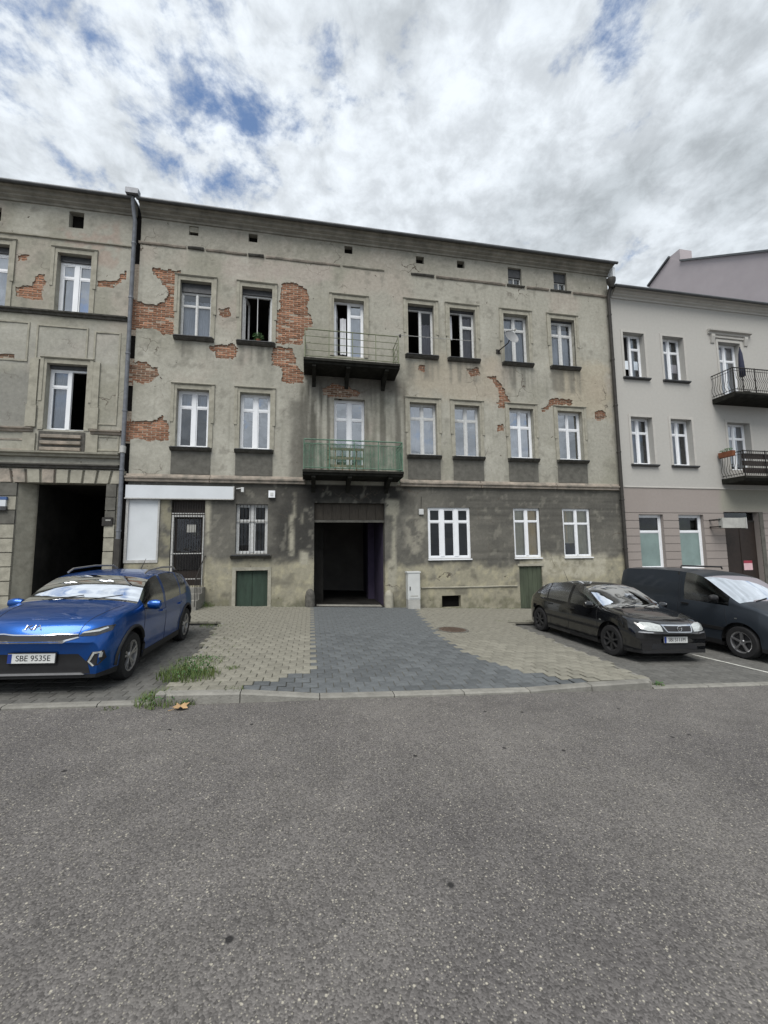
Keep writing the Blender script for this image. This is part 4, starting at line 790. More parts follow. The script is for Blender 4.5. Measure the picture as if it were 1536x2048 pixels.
def col_left(X, Z):
    c = plaster_base(X, Z, 120); px, py = pix(X, Z); n1 = (fbm(X * 2.2, Z * 2.2, 131, 4) - 0.5) * 60; n2 = fbm(X * 5, Z * 5, 141, 4)
    c = blend(c, srect(px, py, -60, 70, 740, 860, 14, n1 * 0.6) * 0.7, (0.20, 0.20, 0.185)); c = blend(c, srect(px, py, 110, 240, 455, 530, 12, n1 * 0.5) * ss(0.4, 0.6, n2) * 0.7, (0.33, 0.265, 0.225))
    c = blend(c, srect(px, py, -60, 240, 650, 730, 14, n1 * 0.6) * 0.5, (0.36, 0.355, 0.325))
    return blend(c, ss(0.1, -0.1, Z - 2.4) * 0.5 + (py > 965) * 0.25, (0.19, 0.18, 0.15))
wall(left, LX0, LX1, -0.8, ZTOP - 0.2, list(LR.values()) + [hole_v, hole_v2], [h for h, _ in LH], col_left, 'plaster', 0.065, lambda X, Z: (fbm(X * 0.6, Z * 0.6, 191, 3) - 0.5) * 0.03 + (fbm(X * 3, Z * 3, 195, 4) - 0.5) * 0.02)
brickwork(left, LH, list(LR.values()))
sh = MB(); sh.box(LX0, LX1, 5.8, 6, -1, ZTOP - 0.3); sh.box(LX0, LX0 + 0.2, 0.36, 5.79, -1, ZTOP - 0.3); sh.box(LX1 - 0.15, LX1, 0.36, 5.79, -1, ZTOP - 0.3)
for zz in (LR['b'][2] - 0.9, LR['a'][2] - 0.9, FZ(120, 470)): sh.box(LX0 + 0.21, LX1 - 0.16, 0.35, 5.78, zz - 0.25, zz)
sh.build('interior_wall', 'room', left)
for h in (hole_v, hole_v2): box('attic_vent', left, 'black_gap', h[0] - 0.05, h[1] + 0.05, 0.2, 0.25, h[2] - 0.05, h[3] + 0.05)
window(left, LR['a'], glass='glass_sky', mull=0.13, fw=0.08, roller=0.2, sill=None, curtain=lc); window(left, LR['a2'], glass='glass_sky', mull=0.13, fw=0.08, roller=0.2, sill=None, curtain=lc)
window(left, LR['b'], glass='glass', mull=0.1, roller=0.12, opened=(1,), sill=None, curtain=[('curtain', 0.05, 0.5, 0.02, 0.97)], label='first floor window with one sash open above the passage')
def course(parent, x0, x1, z, prof, m, name='belt_course'): return MB().extrude_x([(y, z + d) for y, d in prof], x0, x1).build(name, m, parent)
z = ZTOP + 0.0
course(left, LX0, LX1 + 0.1, z, [(0.02, -0.40), (-0.04, -0.39), (-0.05, -0.33), (-0.13, -0.28), (-0.14, -0.24), (-0.22, -0.2), (-0.24, -0.11), (-0.32, -0.09), (-0.33, -0.04), (0.02, -0.02)], 'cornice', 'cornice')
MB().extrude_x([(-0.38, z - 0.035), (-0.38, z - 0.005), (6.2, z + 1.0), (6.2, z + 0.9), (0.0, z - 0.018)], LX0, LX1 + 0.12).build('roof', 'roof', left)
MB().tube([(LX0, -0.41, z - 0.055), (LX1 + 0.1, -0.41, z - 0.055)], 0.055, 10).build('gutter', 'gutter_grey', left, 60)
ledge = [(0.02, -0.12), (-0.05, -0.1), (-0.06, -0.04), (-0.12, -0.02), (-0.13, 0.02), (0.02, 0.05)]
course(left, LX0, LX1, FZ(60, 470), [(0.02, -0.04), (-0.04, -0.03), (-0.045, 0.0), (0.02, 0.03)], 'trim'); course(left, LX0, LX1 - 0.02, LR['a'][2] - 0.06, ledge, 'trim_dark'); course(left, LX0, LR['b'][0] - 0.25, LR['b'][2] - 0.0, ledge, 'trim_worn'); course(left, LR['b'][1] + 0.2, LX1 - 0.02, LR['b'][2] - 0.0, ledge, 'trim_worn')
zc_ = FZ(110, 905)
course(left, LX0, LX1 - 0.02, zc_, [(0.02, -0.16), (-0.10, -0.14), (-0.11, -0.08), (-0.20, -0.05), (-0.21, 0.0), (0.02, 0.05)], 'trim'); course(left, LX0, LX1 - 0.02, FZ(110, 930), [(0.02, -0.12), (-0.08, -0.10), (-0.09, -0.04), (-0.15, -0.02), (-0.155, 0.02), (0.02, 0.04)], 'trim_dark')
x0, x1, z0, z1 = LR['b']; box('parapet_panel', left, 'trim_dark', x0 - 0.1, x1 + 0.05, -0.01, 0.02, z0 - 0.72, z0 - 0.06)
for k in range(3): MB().extrude_x([(0.0, z0 - 0.68 + k * 0.2), (-0.07, z0 - 0.66 + k * 0.2), (-0.08, z0 - 0.58 + k * 0.2), (0.0, z0 - 0.55 + k * 0.2)], x0 - 0.02, x1 - 0.05).build('panel_slat', 'trim_worn', left)
for u0, u1 in ((x0 - 0.5, x0 - 0.16), (x1 + 0.1, x1 + 0.42)):
    MB().box(u0, u1, -0.05, 0.02, z0 - 0.75, z0 - 0.13).build('pedestal', 'trim', left); MB().box(u0 + 0.03, u1 - 0.03, -0.055, 0.02, z0 + 0.06, z0 + 0.75).build('pilaster_foot', 'trim', left); MB().box(u0 + 0.05, u1 - 0.06, -0.04, 0.02, z0 + 0.76, z1 + 0.1).build('pilaster', 'trim', left)
for a, b, c, d in ((72, 176, 652, 722), (184, 238, 664, 850), (186, 238, 872, 902), (-40, 58, 640, 720), (-40, 60, 876, 900)):
    u0, u1, w0, w1 = rect(a, b, c, d); fr_ = MB(); e = 0.05
    fr_.box(u0, u1, -0.022, 0.02, w0, w0 + e); fr_.box(u0, u1, -0.022, 0.02, w1 - e, w1); fr_.box(u0, u0 + e, -0.021, 0.02, w0 + e, w1 - e); fr_.box(u1 - e, u1, -0.021, 0.02, w0 + e, w1 - e); fr_.build('panel_moulding', random.choice(['trim', 'trim_worn']), left)
# voussoirs over the passage, rusticated jamb blocks
x0, x1, z0, z1 = LR['G']; nv = 9; u = x0 - 0.5; wv = (x1 - u + 0.45) / nv
for k in range(nv):
    sl = (k - nv / 2 + 0.5) * 0.02; a = u + k * wv
    MB().add([(a + 0.04, -0.07, z1), (a + wv - 0.04, -0.07, z1), (a + wv - 0.03 + sl, -0.07, ZLG - 0.03), (a + 0.03 + sl, -0.07, ZLG - 0.03), (a + 0.015, 0.03, z1), (a + wv - 0.015, 0.03, z1), (a + wv - 0.005 + sl, 0.03, ZLG - 0.02), (a + 0.005 + sl, 0.03, ZLG - 0.02)], [(0, 1, 2, 3), (4, 0, 3, 7), (1, 5, 6, 2), (3, 2, 6, 7), (4, 5, 1, 0)]).build('voussoir', random.choice(['trim', 'trim', 'trim_worn']), left)
zq = z1 - 0.02; k = 0
while zq > 0:
    h = 0.42; MB().box(x1 + 0.005, LX1 - 0.06, -0.06 - 0.01 * (k % 2), 0.03, zq - h + 0.03, zq).build('quoin', random.choice(['trim', 'trim', 'apron_grey']), left)
    MB().box(x0 - 2.2, x0 - 0.01, -0.05, 0.03, zq - h + 0.03, zq).build('quoin', random.choice(['trim', 'apron_grey', 'trim']), left); zq -= h; k += 1
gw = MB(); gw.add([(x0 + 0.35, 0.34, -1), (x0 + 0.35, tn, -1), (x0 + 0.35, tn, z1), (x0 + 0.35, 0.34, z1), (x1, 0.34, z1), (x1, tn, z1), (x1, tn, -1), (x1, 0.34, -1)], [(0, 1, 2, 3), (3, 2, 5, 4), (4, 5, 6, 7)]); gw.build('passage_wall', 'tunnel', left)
gj = MB(); gj.add([(x0, 0.02, -0.6), (x0 + 0.35, 0.55, -0.6), (x0 + 0.35, 0.55, z1), (x0, 0.02, z1)], [(0, 1, 2, 3)]); gj.build('passage_jamb', 'trim', left)
MB().box(x0, x1, tn, tn + 0.1, -1, z1).build('passage_end', 'tunnel', left)
fl = MB(); fl.add([(u, y, -SLOPE * u + 0.003) for u, y in ((x0, 0.0), (x1, 0.0), (x1, tn), (x0, tn))], [(0, 1, 2, 3)]); fl.build('passage_floor', 'tunnel', left)
r = rect(207, 228, 1035, 1052); pl = thing('wall_plaque', ((r[0] + r[1]) / 2, -0.09, r[2]), 'small dark plaque on the rusticated jamb right of the left passage', 'plaque')
MB().box(r[0], r[1], -0.10, -0.071, r[2], r[3]).build('plate', 'iron_dark', pl); MB().box(r[0] + 0.1, r[0] + 0.24, -0.104, -0.101, r[3] - 0.11, r[3] - 0.07).build('mark', 'cabinet_base', pl)
r = rect(-60, 17, 1000, 1013); sg = thing('fascia_sign', (r[0], -0.1, r[2]), 'pale blue and white strip sign at the left photo edge beside the passage', 'sign')
MB().box(r[0], r[1], -0.12, -0.061, r[2], r[3]).build('panel', 'sign_white', sg); MB().box(r[0], r[1] + 0.02, -0.125, -0.06, r[3] + 0.002, r[3] + 0.09).build('edge_strip', 'ink_blue', sg); MB().box(r[0], r[1] + 0.02, -0.125, -0.06, r[2] - 0.12, r[2] - 0.002).build('edge_strip', 'metal_sill', sg)

# ------------------------------------------------------------------ right building
RX0, RX1 = MX1 + 0.02, 22.0; rbx = (RX0 + RX1) / 2
right = thing('renovated_building', (rbx, 0, -SLOPE * rbx), 'renovated pale grey house with brown ground floor and iron balconies behind the van', 'building')
RRr = dict(a=rect(1248, 1290, 666, 755), b=rect(1327, 1369, 674, 760), c=rect(1440, 1484, 686, 790), d=rect(1264, 1307, 835, 928), e=rect(1344, 1386, 838, 930), f=rect(1458, 1503, 846, 940), g=rect(1281, 1330, 1028, 1138), h=rect(1361, 1411, 1030, 1138), i=rect(1455, 1525, 1024, 1200))
for row in (('a', 'b'), ('d', 'e'), ('g', 'h')):
    for i in (2, 3):
        z = sum(RRr[k][i] for k in row) / 2
        for k in row: l = list(RRr[k]); l[i] = z; RRr[k] = tuple(l)
l = list(RRr['i']); l[2] = -1.4; RRr['i'] = tuple(l); ZR = FZ(1300, 975); ZRT = (FZ(1230, 568, -0.35) + FZ(1500, 604, -0.35)) / 2
grooves = [ZR - 1.02 - 0.31 * k for k in range(10)]
def col_right(X, Z):
    up = np.zeros(X.shape + (3,)) + np.array((0.40, 0.392, 0.37)); up = blend(up, ss(0.4, 0.7, fbm(X * 0.5, Z * 0.5, 210, 3)) * 0.5, (0.38, 0.374, 0.355))
    lo = np.zeros(X.shape + (3,)) + np.array((0.275, 0.245, 0.228)); lo = blend(lo, ss(0.4, 0.7, fbm(X * 0.8, Z * 0.6, 220, 3)) * 0.5, (0.295, 0.265, 0.248))
    px, py = pix(X, Z); lo = blend(lo, (ss(-4, 4, px - 1440) * ss(955, 975, py) * ss(1028, 1018, py)), (0.27, 0.265, 0.225))
    return np.where((Z < ZR)[..., None], lo, up)
zex = [g + d for g in grooves for d in (-0.016, -0.012, 0.012, 0.016)]
wall(right, RX0, RX1, -1.6, ZRT - 0.15, list(RRr.values()), [], col_right, 'render_clean', 0.12, lambda X, Z: sum(((np.abs(Z - g) < 0.0125) * 0.018 for g in grooves)), zex + [ZR - 0.001, ZR + 0.001], deep=0.4)
sh = MB(); sh.box(RX0, RX1, 5.8, 6, -1.5, ZRT - 0.3); sh.box(RX0, RX0 + 0.15, 0.42, 5.79, -1.5, ZRT - 0.3); sh.box(RX1 - 0.15, RX1, 0.42, 5.79, -1.5, ZRT - 0.3)
for zz in (RRr['g'][2] - 0.7, RRr['d'][2] - 0.9, RRr['a'][2] - 0.9): sh.box(RX0 + 0.16, RX1 - 0.16, 0.41, 5.78, zz - 0.25, zz)
sh.build('interior_wall', 'room', right)
kw = dict(surround=False, sill='clean', yf=0.24, fw=0.06, mull=0.1, transom=0.3, light_frame=0.03)
window(right, RRr['a'], glass='glass', opened=(0,), curtain=[('curtain', 0.5, 0.75, 0.02, 0.97)], **kw); window(right, RRr['b'], glass='glass', curtain=[('curtain', 0.05, 0.6, 0.02, 0.97)], **kw); window(right, RRr['d'], glass='glass', curtain=[('curtain', 0.05, 0.72, 0.02, 0.97)], **kw); window(right, RRr['e'], glass='glass', curtain=[('curtain', 0.05, 0.75, 0.02, 0.97)], **kw)
kd = dict(kw); kd.update(sill=None, name='balcony_door'); window(right, RRr['c'], glass='glass_sky', curtain=lc, **kd); window(right, RRr['f'], glass='glass_sky', curtain=lc, **kd)
for k in 'abdecf':
    x0, x1, z0, z1 = RRr[k]; s = MB(); t = 0.1; s.box(x0 - t, x0, -0.018, 0.02, z0 - 0.004, z1 + t); s.box(x1, x1 + t, -0.018, 0.02, z0 - 0.004, z1 + t); s.box(x0, x1, -0.017, 0.02, z1, z1 + t); s.build('window_band', 'ledge_clean', right)
for k in 'gh':
    w = window(right, RRr[k], cols=1, transom=0.3, glass='glass_dark', surround=False, sill=None, yf=0.14, fw=0.09, light_frame=0.03)
    x0, x1, z0, z1 = RRr[k]; box('frosted_pane', w, 'frosted', x0 + 0.12, x1 - 0.12, 0.163, 0.168, z0 + 0.12, z1 - (z1 - z0) * 0.33)
x0, x1, z0, z1 = RRr['i']; d_ = box('entrance_door', right, 'brown_door', x0, x1, 0.2, 0.26, -1.4, z1 - 0.42)
for k in range(2): box('door_panel', d_, 'brown_door', x0 + 0.06 + k * (x1 - x0) / 2, x0 + (k + 1) * (x1 - x0) / 2 - 0.06, 0.185, 0.199, -0.9, z1 - 0.55)
box('door_transom', right, 'iron_dark', x0, x1, 0.19, 0.27, z1 - 0.419, z1 - 0.34); box('fanlight', right, 'glass_dark', x0, x1, 0.22, 0.225, z1 - 0.338, z1); box('door_jamb', right, 'apron_grey', x1 + 0.002, x1 + 0.2, -0.03, 0.05, -1.4, z1)
course(right, RX0 + 0.1, RX1, ZRT, [(0.02, -0.36), (-0.04, -0.35), (-0.05, -0.28), (-0.12, -0.24), (-0.13, -0.19), (-0.22, -0.15), (-0.24, -0.07), (-0.30, -0.05), (0.02, -0.02)], 'ledge_clean', 'cornice')
MB().extrude_x([(-0.36, ZRT - 0.03), (-0.36, ZRT), (6.2, ZRT + 0.55), (6.2, ZRT + 0.45), (0, ZRT - 0.015)], RX0 - 0.02, RX1).build('roof', 'roof', right); MB().tube([(RX0, -0.40, ZRT - 0.05), (RX1, -0.40, ZRT - 0.05)], 0.055, 10).build('gutter', 'gutter_grey', right, 60)
course(right, RX0 + 0.1, RX1, ZR, [(0.02, -0.02), (-0.025, -0.01), (-0.025, 0.03), (0.02, 0.05)], 'ledge_clean')
x0, x1, z0, z1 = RRr['c']; course(right, x0 - 0.5, x1 + 0.55, z1 + 0.45, [(0.02, -0.16), (-0.05, -0.14), (-0.06, -0.06), (-0.16, -0.03), (-0.17, 0.03), (0.02, 0.07)], 'ledge_clean', 'door_pediment')
for u in (x0 - 0.38, x1 + 0.2): course(right, u, u + 0.18, z1 + 0.29, [(0.02, -0.42), (-0.04, -0.38), (-0.1, -0.1), (-0.1, 0), (0.02, 0)], 'ledge_clean', 'console')
course(right, x0 - 0.3, x1 + 0.3, z1 + 0.2, [(0.02, -0.05), (-0.05, -0.04), (-0.06, 0.03), (0.02, 0.05)], 'ledge_clean', 'door_pediment')
def iron_balcony(pl, yt, extra):
    yo = -0.95; x0 = FX(pl, yt); z = FZ(pl, yt) + 0.2; x1 = x0 + 3.2
    s = MB(); s.extrude_x([(0, z), (yo, z - 0.01), (yo, z - 0.10), (yo + 0.08, z - 0.2), (0, z - 0.22)], x0, x1); bal = s.build('balcony', 'slab', right)
    e = 0.04; cor = [(x0 + e, -0.01), (x0 + e, yo + e), (x1 - e, yo + e), (x1 - e, -0.01)]
    for zz, rr in ((1.0, 0.022), (0.88, 0.01), (0.1, 0.014)): MB().tube([(p[0], p[1], z + zz) for p in cor], rr, 6).build('rail', 'iron_dark', bal)
    def bal_bar(x, y, nx, ny):
        pts = [(x + nx * b, y + ny * b, z + h) for h, b in ((0.02, 0), (0.12, 0.03), (0.25, 0.10), (0.38, 0.10), (0.55, 0.03), (0.75, 0), (1.0, 0))]; MB().tube(pts, 0.009, 5).build('baluster', 'iron_dark', bal)
    u = x0 + e + 0.09
    while u < x1 - 0.08: bal_bar(u, yo + e, 0, -1); u += 0.105
    for k in range(8): bal_bar(x0 + e, yo + e + 0.1 + k * 0.105, -1, 0)
    for x in (x0 + e, x0 + 1.1, x0 + 2.2, x1 - e): MB().box(x - 0.016, x + 0.016, yo + e - 0.016, yo + e + 0.016, z - 0.05, z + 1.03).build('post', 'iron_dark', bal)
    if extra:
        for zz in (0.12, 0.40, 0.68): MB().box(x0 + 0.005, x1, yo + 0.075, yo + 0.095, z + zz, z + zz + 0.2).build('screen_board', 'brown_door', bal)
    return x0, z
bx, bz = iron_balcony(1425, 808, False); bx2, bz2 = iron_balcony(1444, 968, True)
gp = thing('flower_box', (bx2, -0.3, bz2 + 0.85), 'terracotta flower box hung on the lower iron balcony corner', 'flower box')
MB().extrude_x([(-0.62, bz2 + 0.86), (-0.08, bz2 + 0.86), (-0.06, bz2 + 1.08), (-0.64, bz2 + 1.08)], bx2 - 0.14, bx2 + 0.02).build('trough', 'terracotta', gp)
def leaves(n, c, rx, ry, rz, size, m, name, parent):
    b = MB()
    for _ in range(n):
        while True:
            p = Vector([random.uniform(-1, 1) for _ in range(3)])
            if p.length < 1: break
        p = Vector((c[0] + p.x * rx, c[1] + p.y * ry, c[2] + p.z * rz)); t = Vector([random.gauss(0, 1) for _ in range(3)]).normalized(); s = t.orthogonal().normalized() * size * 0.35; t *= size * random.uniform(0.6, 1.2)
        b.add([p - t * 0.5, p + s, p + t * 0.6, p - s], [(0, 1, 2, 3)])
    return b.build(name, m, parent)
leaves(120, (bx2 - 0.06, -0.35, bz2 + 1.14), 0.1, 0.28, 0.09, 0.06, 'leaf', 'foliage', gp)
lp = thing('folded_parasol', (bx + 0.7, -0.75, bz), 'dark folded parasol standing on the upper iron balcony', 'parasol')
MB().tube([(bx + 0.7, -0.75, bz), (bx + 0.7, -0.75, bz + 2.0)], 0.02, 8).build('pole', 'iron_dark', lp); MB().lathe([(0.02, 1.95), (0.07, 1.7), (0.10, 1.2), (0.11, 0.75), (0.03, 0.7)], (bx + 0.7, -0.75, bz), 'z', 10).build('folded_canopy', 'navy', lp, 60); MB().lathe([(0.0, 0.001), (0.2, 0.001), (0.2, 0.05), (0.03, 0.08)], (bx + 0.7, -0.75, bz), 'z', 12).build('foot', 'iron_dark', lp)
# projecting sign and door notice
r = rect(1440, 1486, 1036, 1056, -0.4); bs = thing('blade_sign', (r[0], -0.2, r[2]), 'grey rectangular sign box projecting beside the brown entrance door', 'sign')
MB().box(r[0], r[1], -0.50, -0.34, r[2], r[3]).build('sign_box', 'cabinet_base', bs); MB().box(r[1] + 0.001, r[1] + 0.05, -0.52, -0.32, r[2] - 0.02, r[3] + 0.02).build('end_cap', 'iron_white', bs)
for zz in (r[2] + 0.06, r[3] - 0.06): MB().box(r[0] - 0.05, r[0] + 0.02, -0.44, 0.0, zz - 0.02, zz + 0.02).build('bracket', 'iron_dark', bs)
r = rect(1488, 1505, 1121, 1140, 0.18); dn = thing('door_notice', ((r[0] + r[1]) / 2, 0.18, r[2]), 'small red topped pink notice stuck on the brown entrance door', 'notice')
h = (r[3] - r[2]); MB().box(r[0], r[1], 0.178, 0.184, r[2], r[3] - h * 0.28).build('sheet', 'ink_pink', dn); MB().box(r[0], r[1], 0.177, 0.184, r[3] - h * 0.279, r[3]).build('heading', 'ink_red', dn)
# gable of the taller house behind
def PX(px, py, X): d = ray(px, py); t = X / d.x; return -D + d.y * t, CZ + d.z * t
GX = 22.2; ga, gb, gc_, gd_ = PX(1297, 574, GX), PX(1340, 516, GX), PX(1362, 523, GX), PX(1536, 504, GX)
gy = 0.5; sl = (gd_[1] - gc_[1]) / (gd_[0] - gc_[0]); ge = (gy, gc_[1] + sl * (gy - gc_[0]))
gab = thing('gable_house', (GX + 4, 4, -SLOPE * GX), 'taller mauve house showing its blank gable above the renovated roof', 'building')
prof = [(ga[0], -2), (gy, -2), ge, gc_, gb, ga]
g = MB(); n = len(prof); g.add([(GX, y, z) for y, z in prof] + [(GX + 9, y, z) for y, z in prof], [tuple(range(n))] + [(i, n + i, n + (i + 1) % n, (i + 1) % n) for i in range(n)] + [tuple(range(2 * n - 1, n - 1, -1))]); g.build('wall', 'mauve_wall', gab)
for (a, b) in ((ge, gc_), (gb, ga)):
    c = MB(); c.add([(u, y, z + o_) for u in (GX - 0.12, GX + 0.3) for (y, z) in (a, b) for o_ in (0.005, 0.12)], [(0, 1, 3, 2), (4, 6, 7, 5), (1, 5, 7, 3), (0, 2, 6, 4), (0, 4, 5, 1), (2, 3, 7, 6)]); c.build('coping', 'gutter_grey', gab)
MB().box(GX + 0.02, GX + 0.9, gc_[0] + 0.05, gb[0] + 0.1, gc_[1] - 1.0, gb[1] + 0.1).build('chimney', 'mauve_wall', gab)

# ------------------------------------------------------------------ cars (x forward, y left, z up; built in their own space)
def car_matrix(X, Yf, h=0.016, yaw=0.0, length=4.1):
    """front bumper at Yf, facing the street; lies on the sloping bay"""
    roll = math.atan(SLOPE)
    return Matrix.Translation((X, Yf + length, road_z(X) + h)) @ Matrix.Rotation(roll, 4, 'Y') @ Matrix.Rotation(R(-90) + yaw, 4, 'Z')
def car(M, label, sp):
    root = thing(sp['name'], None, label, 'van' if sp.get('van') else 'car', 'cars parked in front of the houses', local=M)
    L_, top, sho, wid = sp['L'], np.array(sp['top']), np.array(sp['sho']), np.array(sp['wid']); ax = sp['axles']; wr = sp['wr']; Ra = wr + 0.075; sill = sp['sill']
    gx_ = np.arange(0, L_ + 1e-9, 0.01); ker = np.exp(-0.5 * (np.arange(-30, 31) * 0.01 / 0.085) ** 2); ker /= ker.sum(); wend = np.clip(np.minimum(gx_ - 0.12, L_ - 0.28 - gx_) / 0.25, 0, 1)
    def fair(T):                                             # faired curve through the profile points, true to them at nose and tail
        y = np.interp(gx_, T[:, 0], T[:, 1]); yy = np.convolve(np.pad(y, 30, mode='edge'), ker, 'valid'); z_ = y * (1 - wend) + yy * wend
        return lambda x: float(np.interp(x, gx_, z_))
    ctop, cs, cw = fair(top), fair(sho), fair(wid)
    def sm(f, x, d=0.05): return (f(x - d) + 2 * f(x) + f(x + d)) / 4
    cowl, head, rhead, rbase = sp['cowl'], sp['head'], sp['rhead'], sp['rbase']
    st = set(np.round(np.arange(0, L_ + 1e-6, 0.07), 3)) | {0.0, L_, 0.015, 0.035, L_ - 0.015, L_ - 0.035, cowl, head, rhead, rbase}
    for a in ax:
        st |= set(np.round(a + Ra * np.sin(np.linspace(-math.pi / 2, math.pi / 2, 17)), 3)) | {round(a - Ra - 0.004, 3), round(a + Ra + 0.004, 3)}
    pil = sp['pillars']
    for p in pil: st |= {round(p[0], 3), round(p[1], 3)}
    st = sorted(s for s in st if 0 <= s <= L_); keep = [st[0]]
    special = {round(v, 3) for v in [cowl, head, rhead, rbase, L_] + [q for p in pil for q in p]}
    for s in st[1:]:
        if s - keep[-1] < 0.0035:
            if s in special: keep[-1] = s
            continue
        keep.append(s)
    st = keep
    def zbot(x):
        z = sill + sp.get('nose_up', 0.02) * max(0, (x - (L_ - 0.5)) / 0.5) + 0.06 * max(0, (0.4 - x) / 0.4)
        for a in ax:
            if abs(x - a) <= Ra: z = max(z, wr + math.sqrt(max(0, Ra * Ra - (x - a) ** 2)))
        return z
    NS, NU, NT = 10, 7, 7; ring = NS + NU + NT - 2
    def sect(x):
        w = sm(cw, x); zs = sm(cs, x, 0.03); zt = max(ctop(x) if abs(x - cowl) < 0.02 or abs(x - head) < 0.02 else sm(ctop, x, 0.03), zs + 0.012); zb = min(zbot(x), zs - 0.04); pts = []
        ref = sill
        def yl(z):
            t = (z - ref) / max(0.05, zs - ref); return w * (0.955 + 0.045 * math.sin(min(1.0, max(0, t)) * math.pi * 0.62 + 0.35) - 0.035 * max(0, t) ** 7 - 0.012 * math.exp(-((t - 0.38) / 0.07) ** 2) * sp.get('crease', 1))
        for i in range(NS): z = zb + (zs - zb) * i / (NS - 1); pts.append((yl(z), z))
        h = zt - zs; ye = max(0.12, yl(zs) - sp['tumble'] * h - 0.02); c = min(0.055, 0.45 * h); ze = zt - c
        for i in range(1, NU):
            t = i / (NU - 1); b = 0.03 * math.sin(t * math.pi) * min(1, h / 0.4); pts.append((yl(zs) + (ye - yl(zs)) * t + b, zs + (ze - zs) * t))
        for i in range(1, NT): t = 1 - i / (NT - 1); pts.append((ye * t, ze + c * (1 - t ** 2.6)))
        return pts
    S_ = [sect(x) for x in st]; nr = len(S_[0]); full = 2 * nr - 1
    V = []
    for x, p in zip(st, S_):
        V += [(x, y, z) for y, z in p]; V += [(x, -y, z) for y, z in reversed(p[:-1])]
    # plan curvature of nose and tail: middle runs further out than the corners
    V = [(x - (sp['bow'] * (abs(y) / 0.85) ** 2.2 * max(0, (x - L_ + 0.6) / 0.6)) + (0.10 * (abs(y) / 0.85) ** 2.2 * max(0, (0.5 - x) / 0.5)), y, z) for x, y, z in V]
    sw0, sw1 = NS, NS + NU - 3; groups = {}
    def put(key, f): groups.setdefault(key, []).append(f)
    for i in range(len(st) - 1):
        xm = (st[i] + st[i + 1]) / 2
        for k in range(full - 1):
            kk = k if k < nr - 1 else full - 2 - k; f = (i * full + k, (i + 1) * full + k, (i + 1) * full + k + 1, i * full + k + 1); key = 'body'
            if kk >= NS + NU - 2 and head < xm < cowl and kk >= NS + NU - 2: key = 'windshield'
            elif kk >= NS + NU - 1 and rbase < xm < rhead and not sp.get('van'): key = 'rear_window'
            elif NS - 1 <= kk <= sw1 and sp['win'][0] < xm < sp['win'][1] and not any(p[0] < xm < p[1] for p in pil):
                key = 'side_window_%d_%d' % (sum(xm > p[0] for p in pil), k < nr)
            put(key, f)
    n_ = len(st) - 1
    for k in range(nr - 1): put('body', (k, k + 1, full - 2 - k, full - 1 - k)); put('body', (n_ * full + k + 1, n_ * full + k, n_ * full + full - 1 - k, n_ * full + full - 2 - k))
    def sub(fs, name, m, zlow=None):
        used = sorted({v for f in fs for v in f}); mp = {v: i for i, v in enumerate(used)}; b = MB(); b.v = [V[v] for v in used]
        for f in fs:
            g = tuple(dict.fromkeys(mp[v] for v in f))
            if len(g) > 2:
                b.f.append(g); zc = sum(V[v][2] for v in f) / len(f); b.m.append(1 if (zlow and zc < zlow) else 0)
        return b.build(name, m, root, 55)
    body = sub(groups.pop('body'), 'body', [sp['paint'], 'plastic'], sp['zlow'])
    for key, fs in groups.items(): sub(fs, 'windshield' if key == 'windshield' else 'rear_window' if key == 'rear_window' else 'side_window', 'car_glass' if key == 'windshield' else 'car_glass_rear' if key == 'rear_window' else 'car_glass_dark')
    bm = bmesh.new(); bm.from_mesh(body.data); bvh = BVHTree.FromBMesh(bm); bm.free()
    # panels laid on the skin: outline in front view (y,z) or side view (x,z)
    def skin(name, m, poly, view, off=0.006, parent=None, step=0.03, back=0.03, yside=1):
        P = [(float(a), float(b)) for a, b in poly]; xs = [p[0] for p in P]; zs = [p[1] for p in P]; pts = []; n = len(P)
        for i in range(n):
            a, b = P[i], P[(i + 1) % n]; k = max(1, int(math.hypot(b[0] - a[0], b[1] - a[1]) / step))
            pts += [(a[0] + (b[0] - a[0]) * j / k, a[1] + (b[1] - a[1]) * j / k) for j in range(k)]
        nb = len(pts); inner = []
        for u in np.arange(min(xs), max(xs), step):
            for v in np.arange(min(zs), max(zs), step):
                if poly_sdf(np.array([u]), np.array([v]), P)[0] < -step * 0.5: inner.append((u, v))
        from mathutils.geometry import delaunay_2d_cdt
        vo, _, fo, *_ = delaunay_2d_cdt([Vector(p) for p in pts + inner], [(i, (i + 1) % nb) for i in range(nb)], [], 1, 1e-5)
        out = []; ok = True
        for p in vo:
            if view == 'f': h_ = bvh.ray_cast(Vector((L_ + 2, p.x, p.y)), Vector((-1, 0, 0)))
            elif view == 's': h_ = bvh.ray_cast(Vector((p.x, 3 * yside, p.y)), Vector((0, -yside, 0)))
            else: h_ = bvh.ray_cast(Vector((p.x, p.y, 4)), Vector((0, 0, -1)))
            if h_[0] is None: h_ = bvh.find_nearest(Vector((L_ - 0.1, p.x, p.y)) if view == 'f' else Vector((p.x, 0.8 * yside, p.y)))
            nrm = h_[1]
            d0 = Vector((1, 0, 0)) if view == 'f' else Vector((0, yside, 0)) if view == 's' else Vector((0, 0, 1))
            if nrm.dot(d0) < 0: nrm = -nrm
            out.append((h_[0] + nrm * off, h_[0] - nrm * back))
        nn = len(out); fs = [tuple(f) if True else f for f in fo]; bnd = {}
        for f in fs:
            for i in range(len(f)):
                e = (f[i], f[(i + 1) % len(f)]); bnd[e] = 1
        sides = [(a, nn + a, nn + b, b) for (a, b) in bnd if (b, a) not in bnd]
        b_ = MB(); b_.add([o[0] for o in out] + [o[1] for o in out], fs + sides); ob = b_.build(name, m, parent or root, 30); return ob
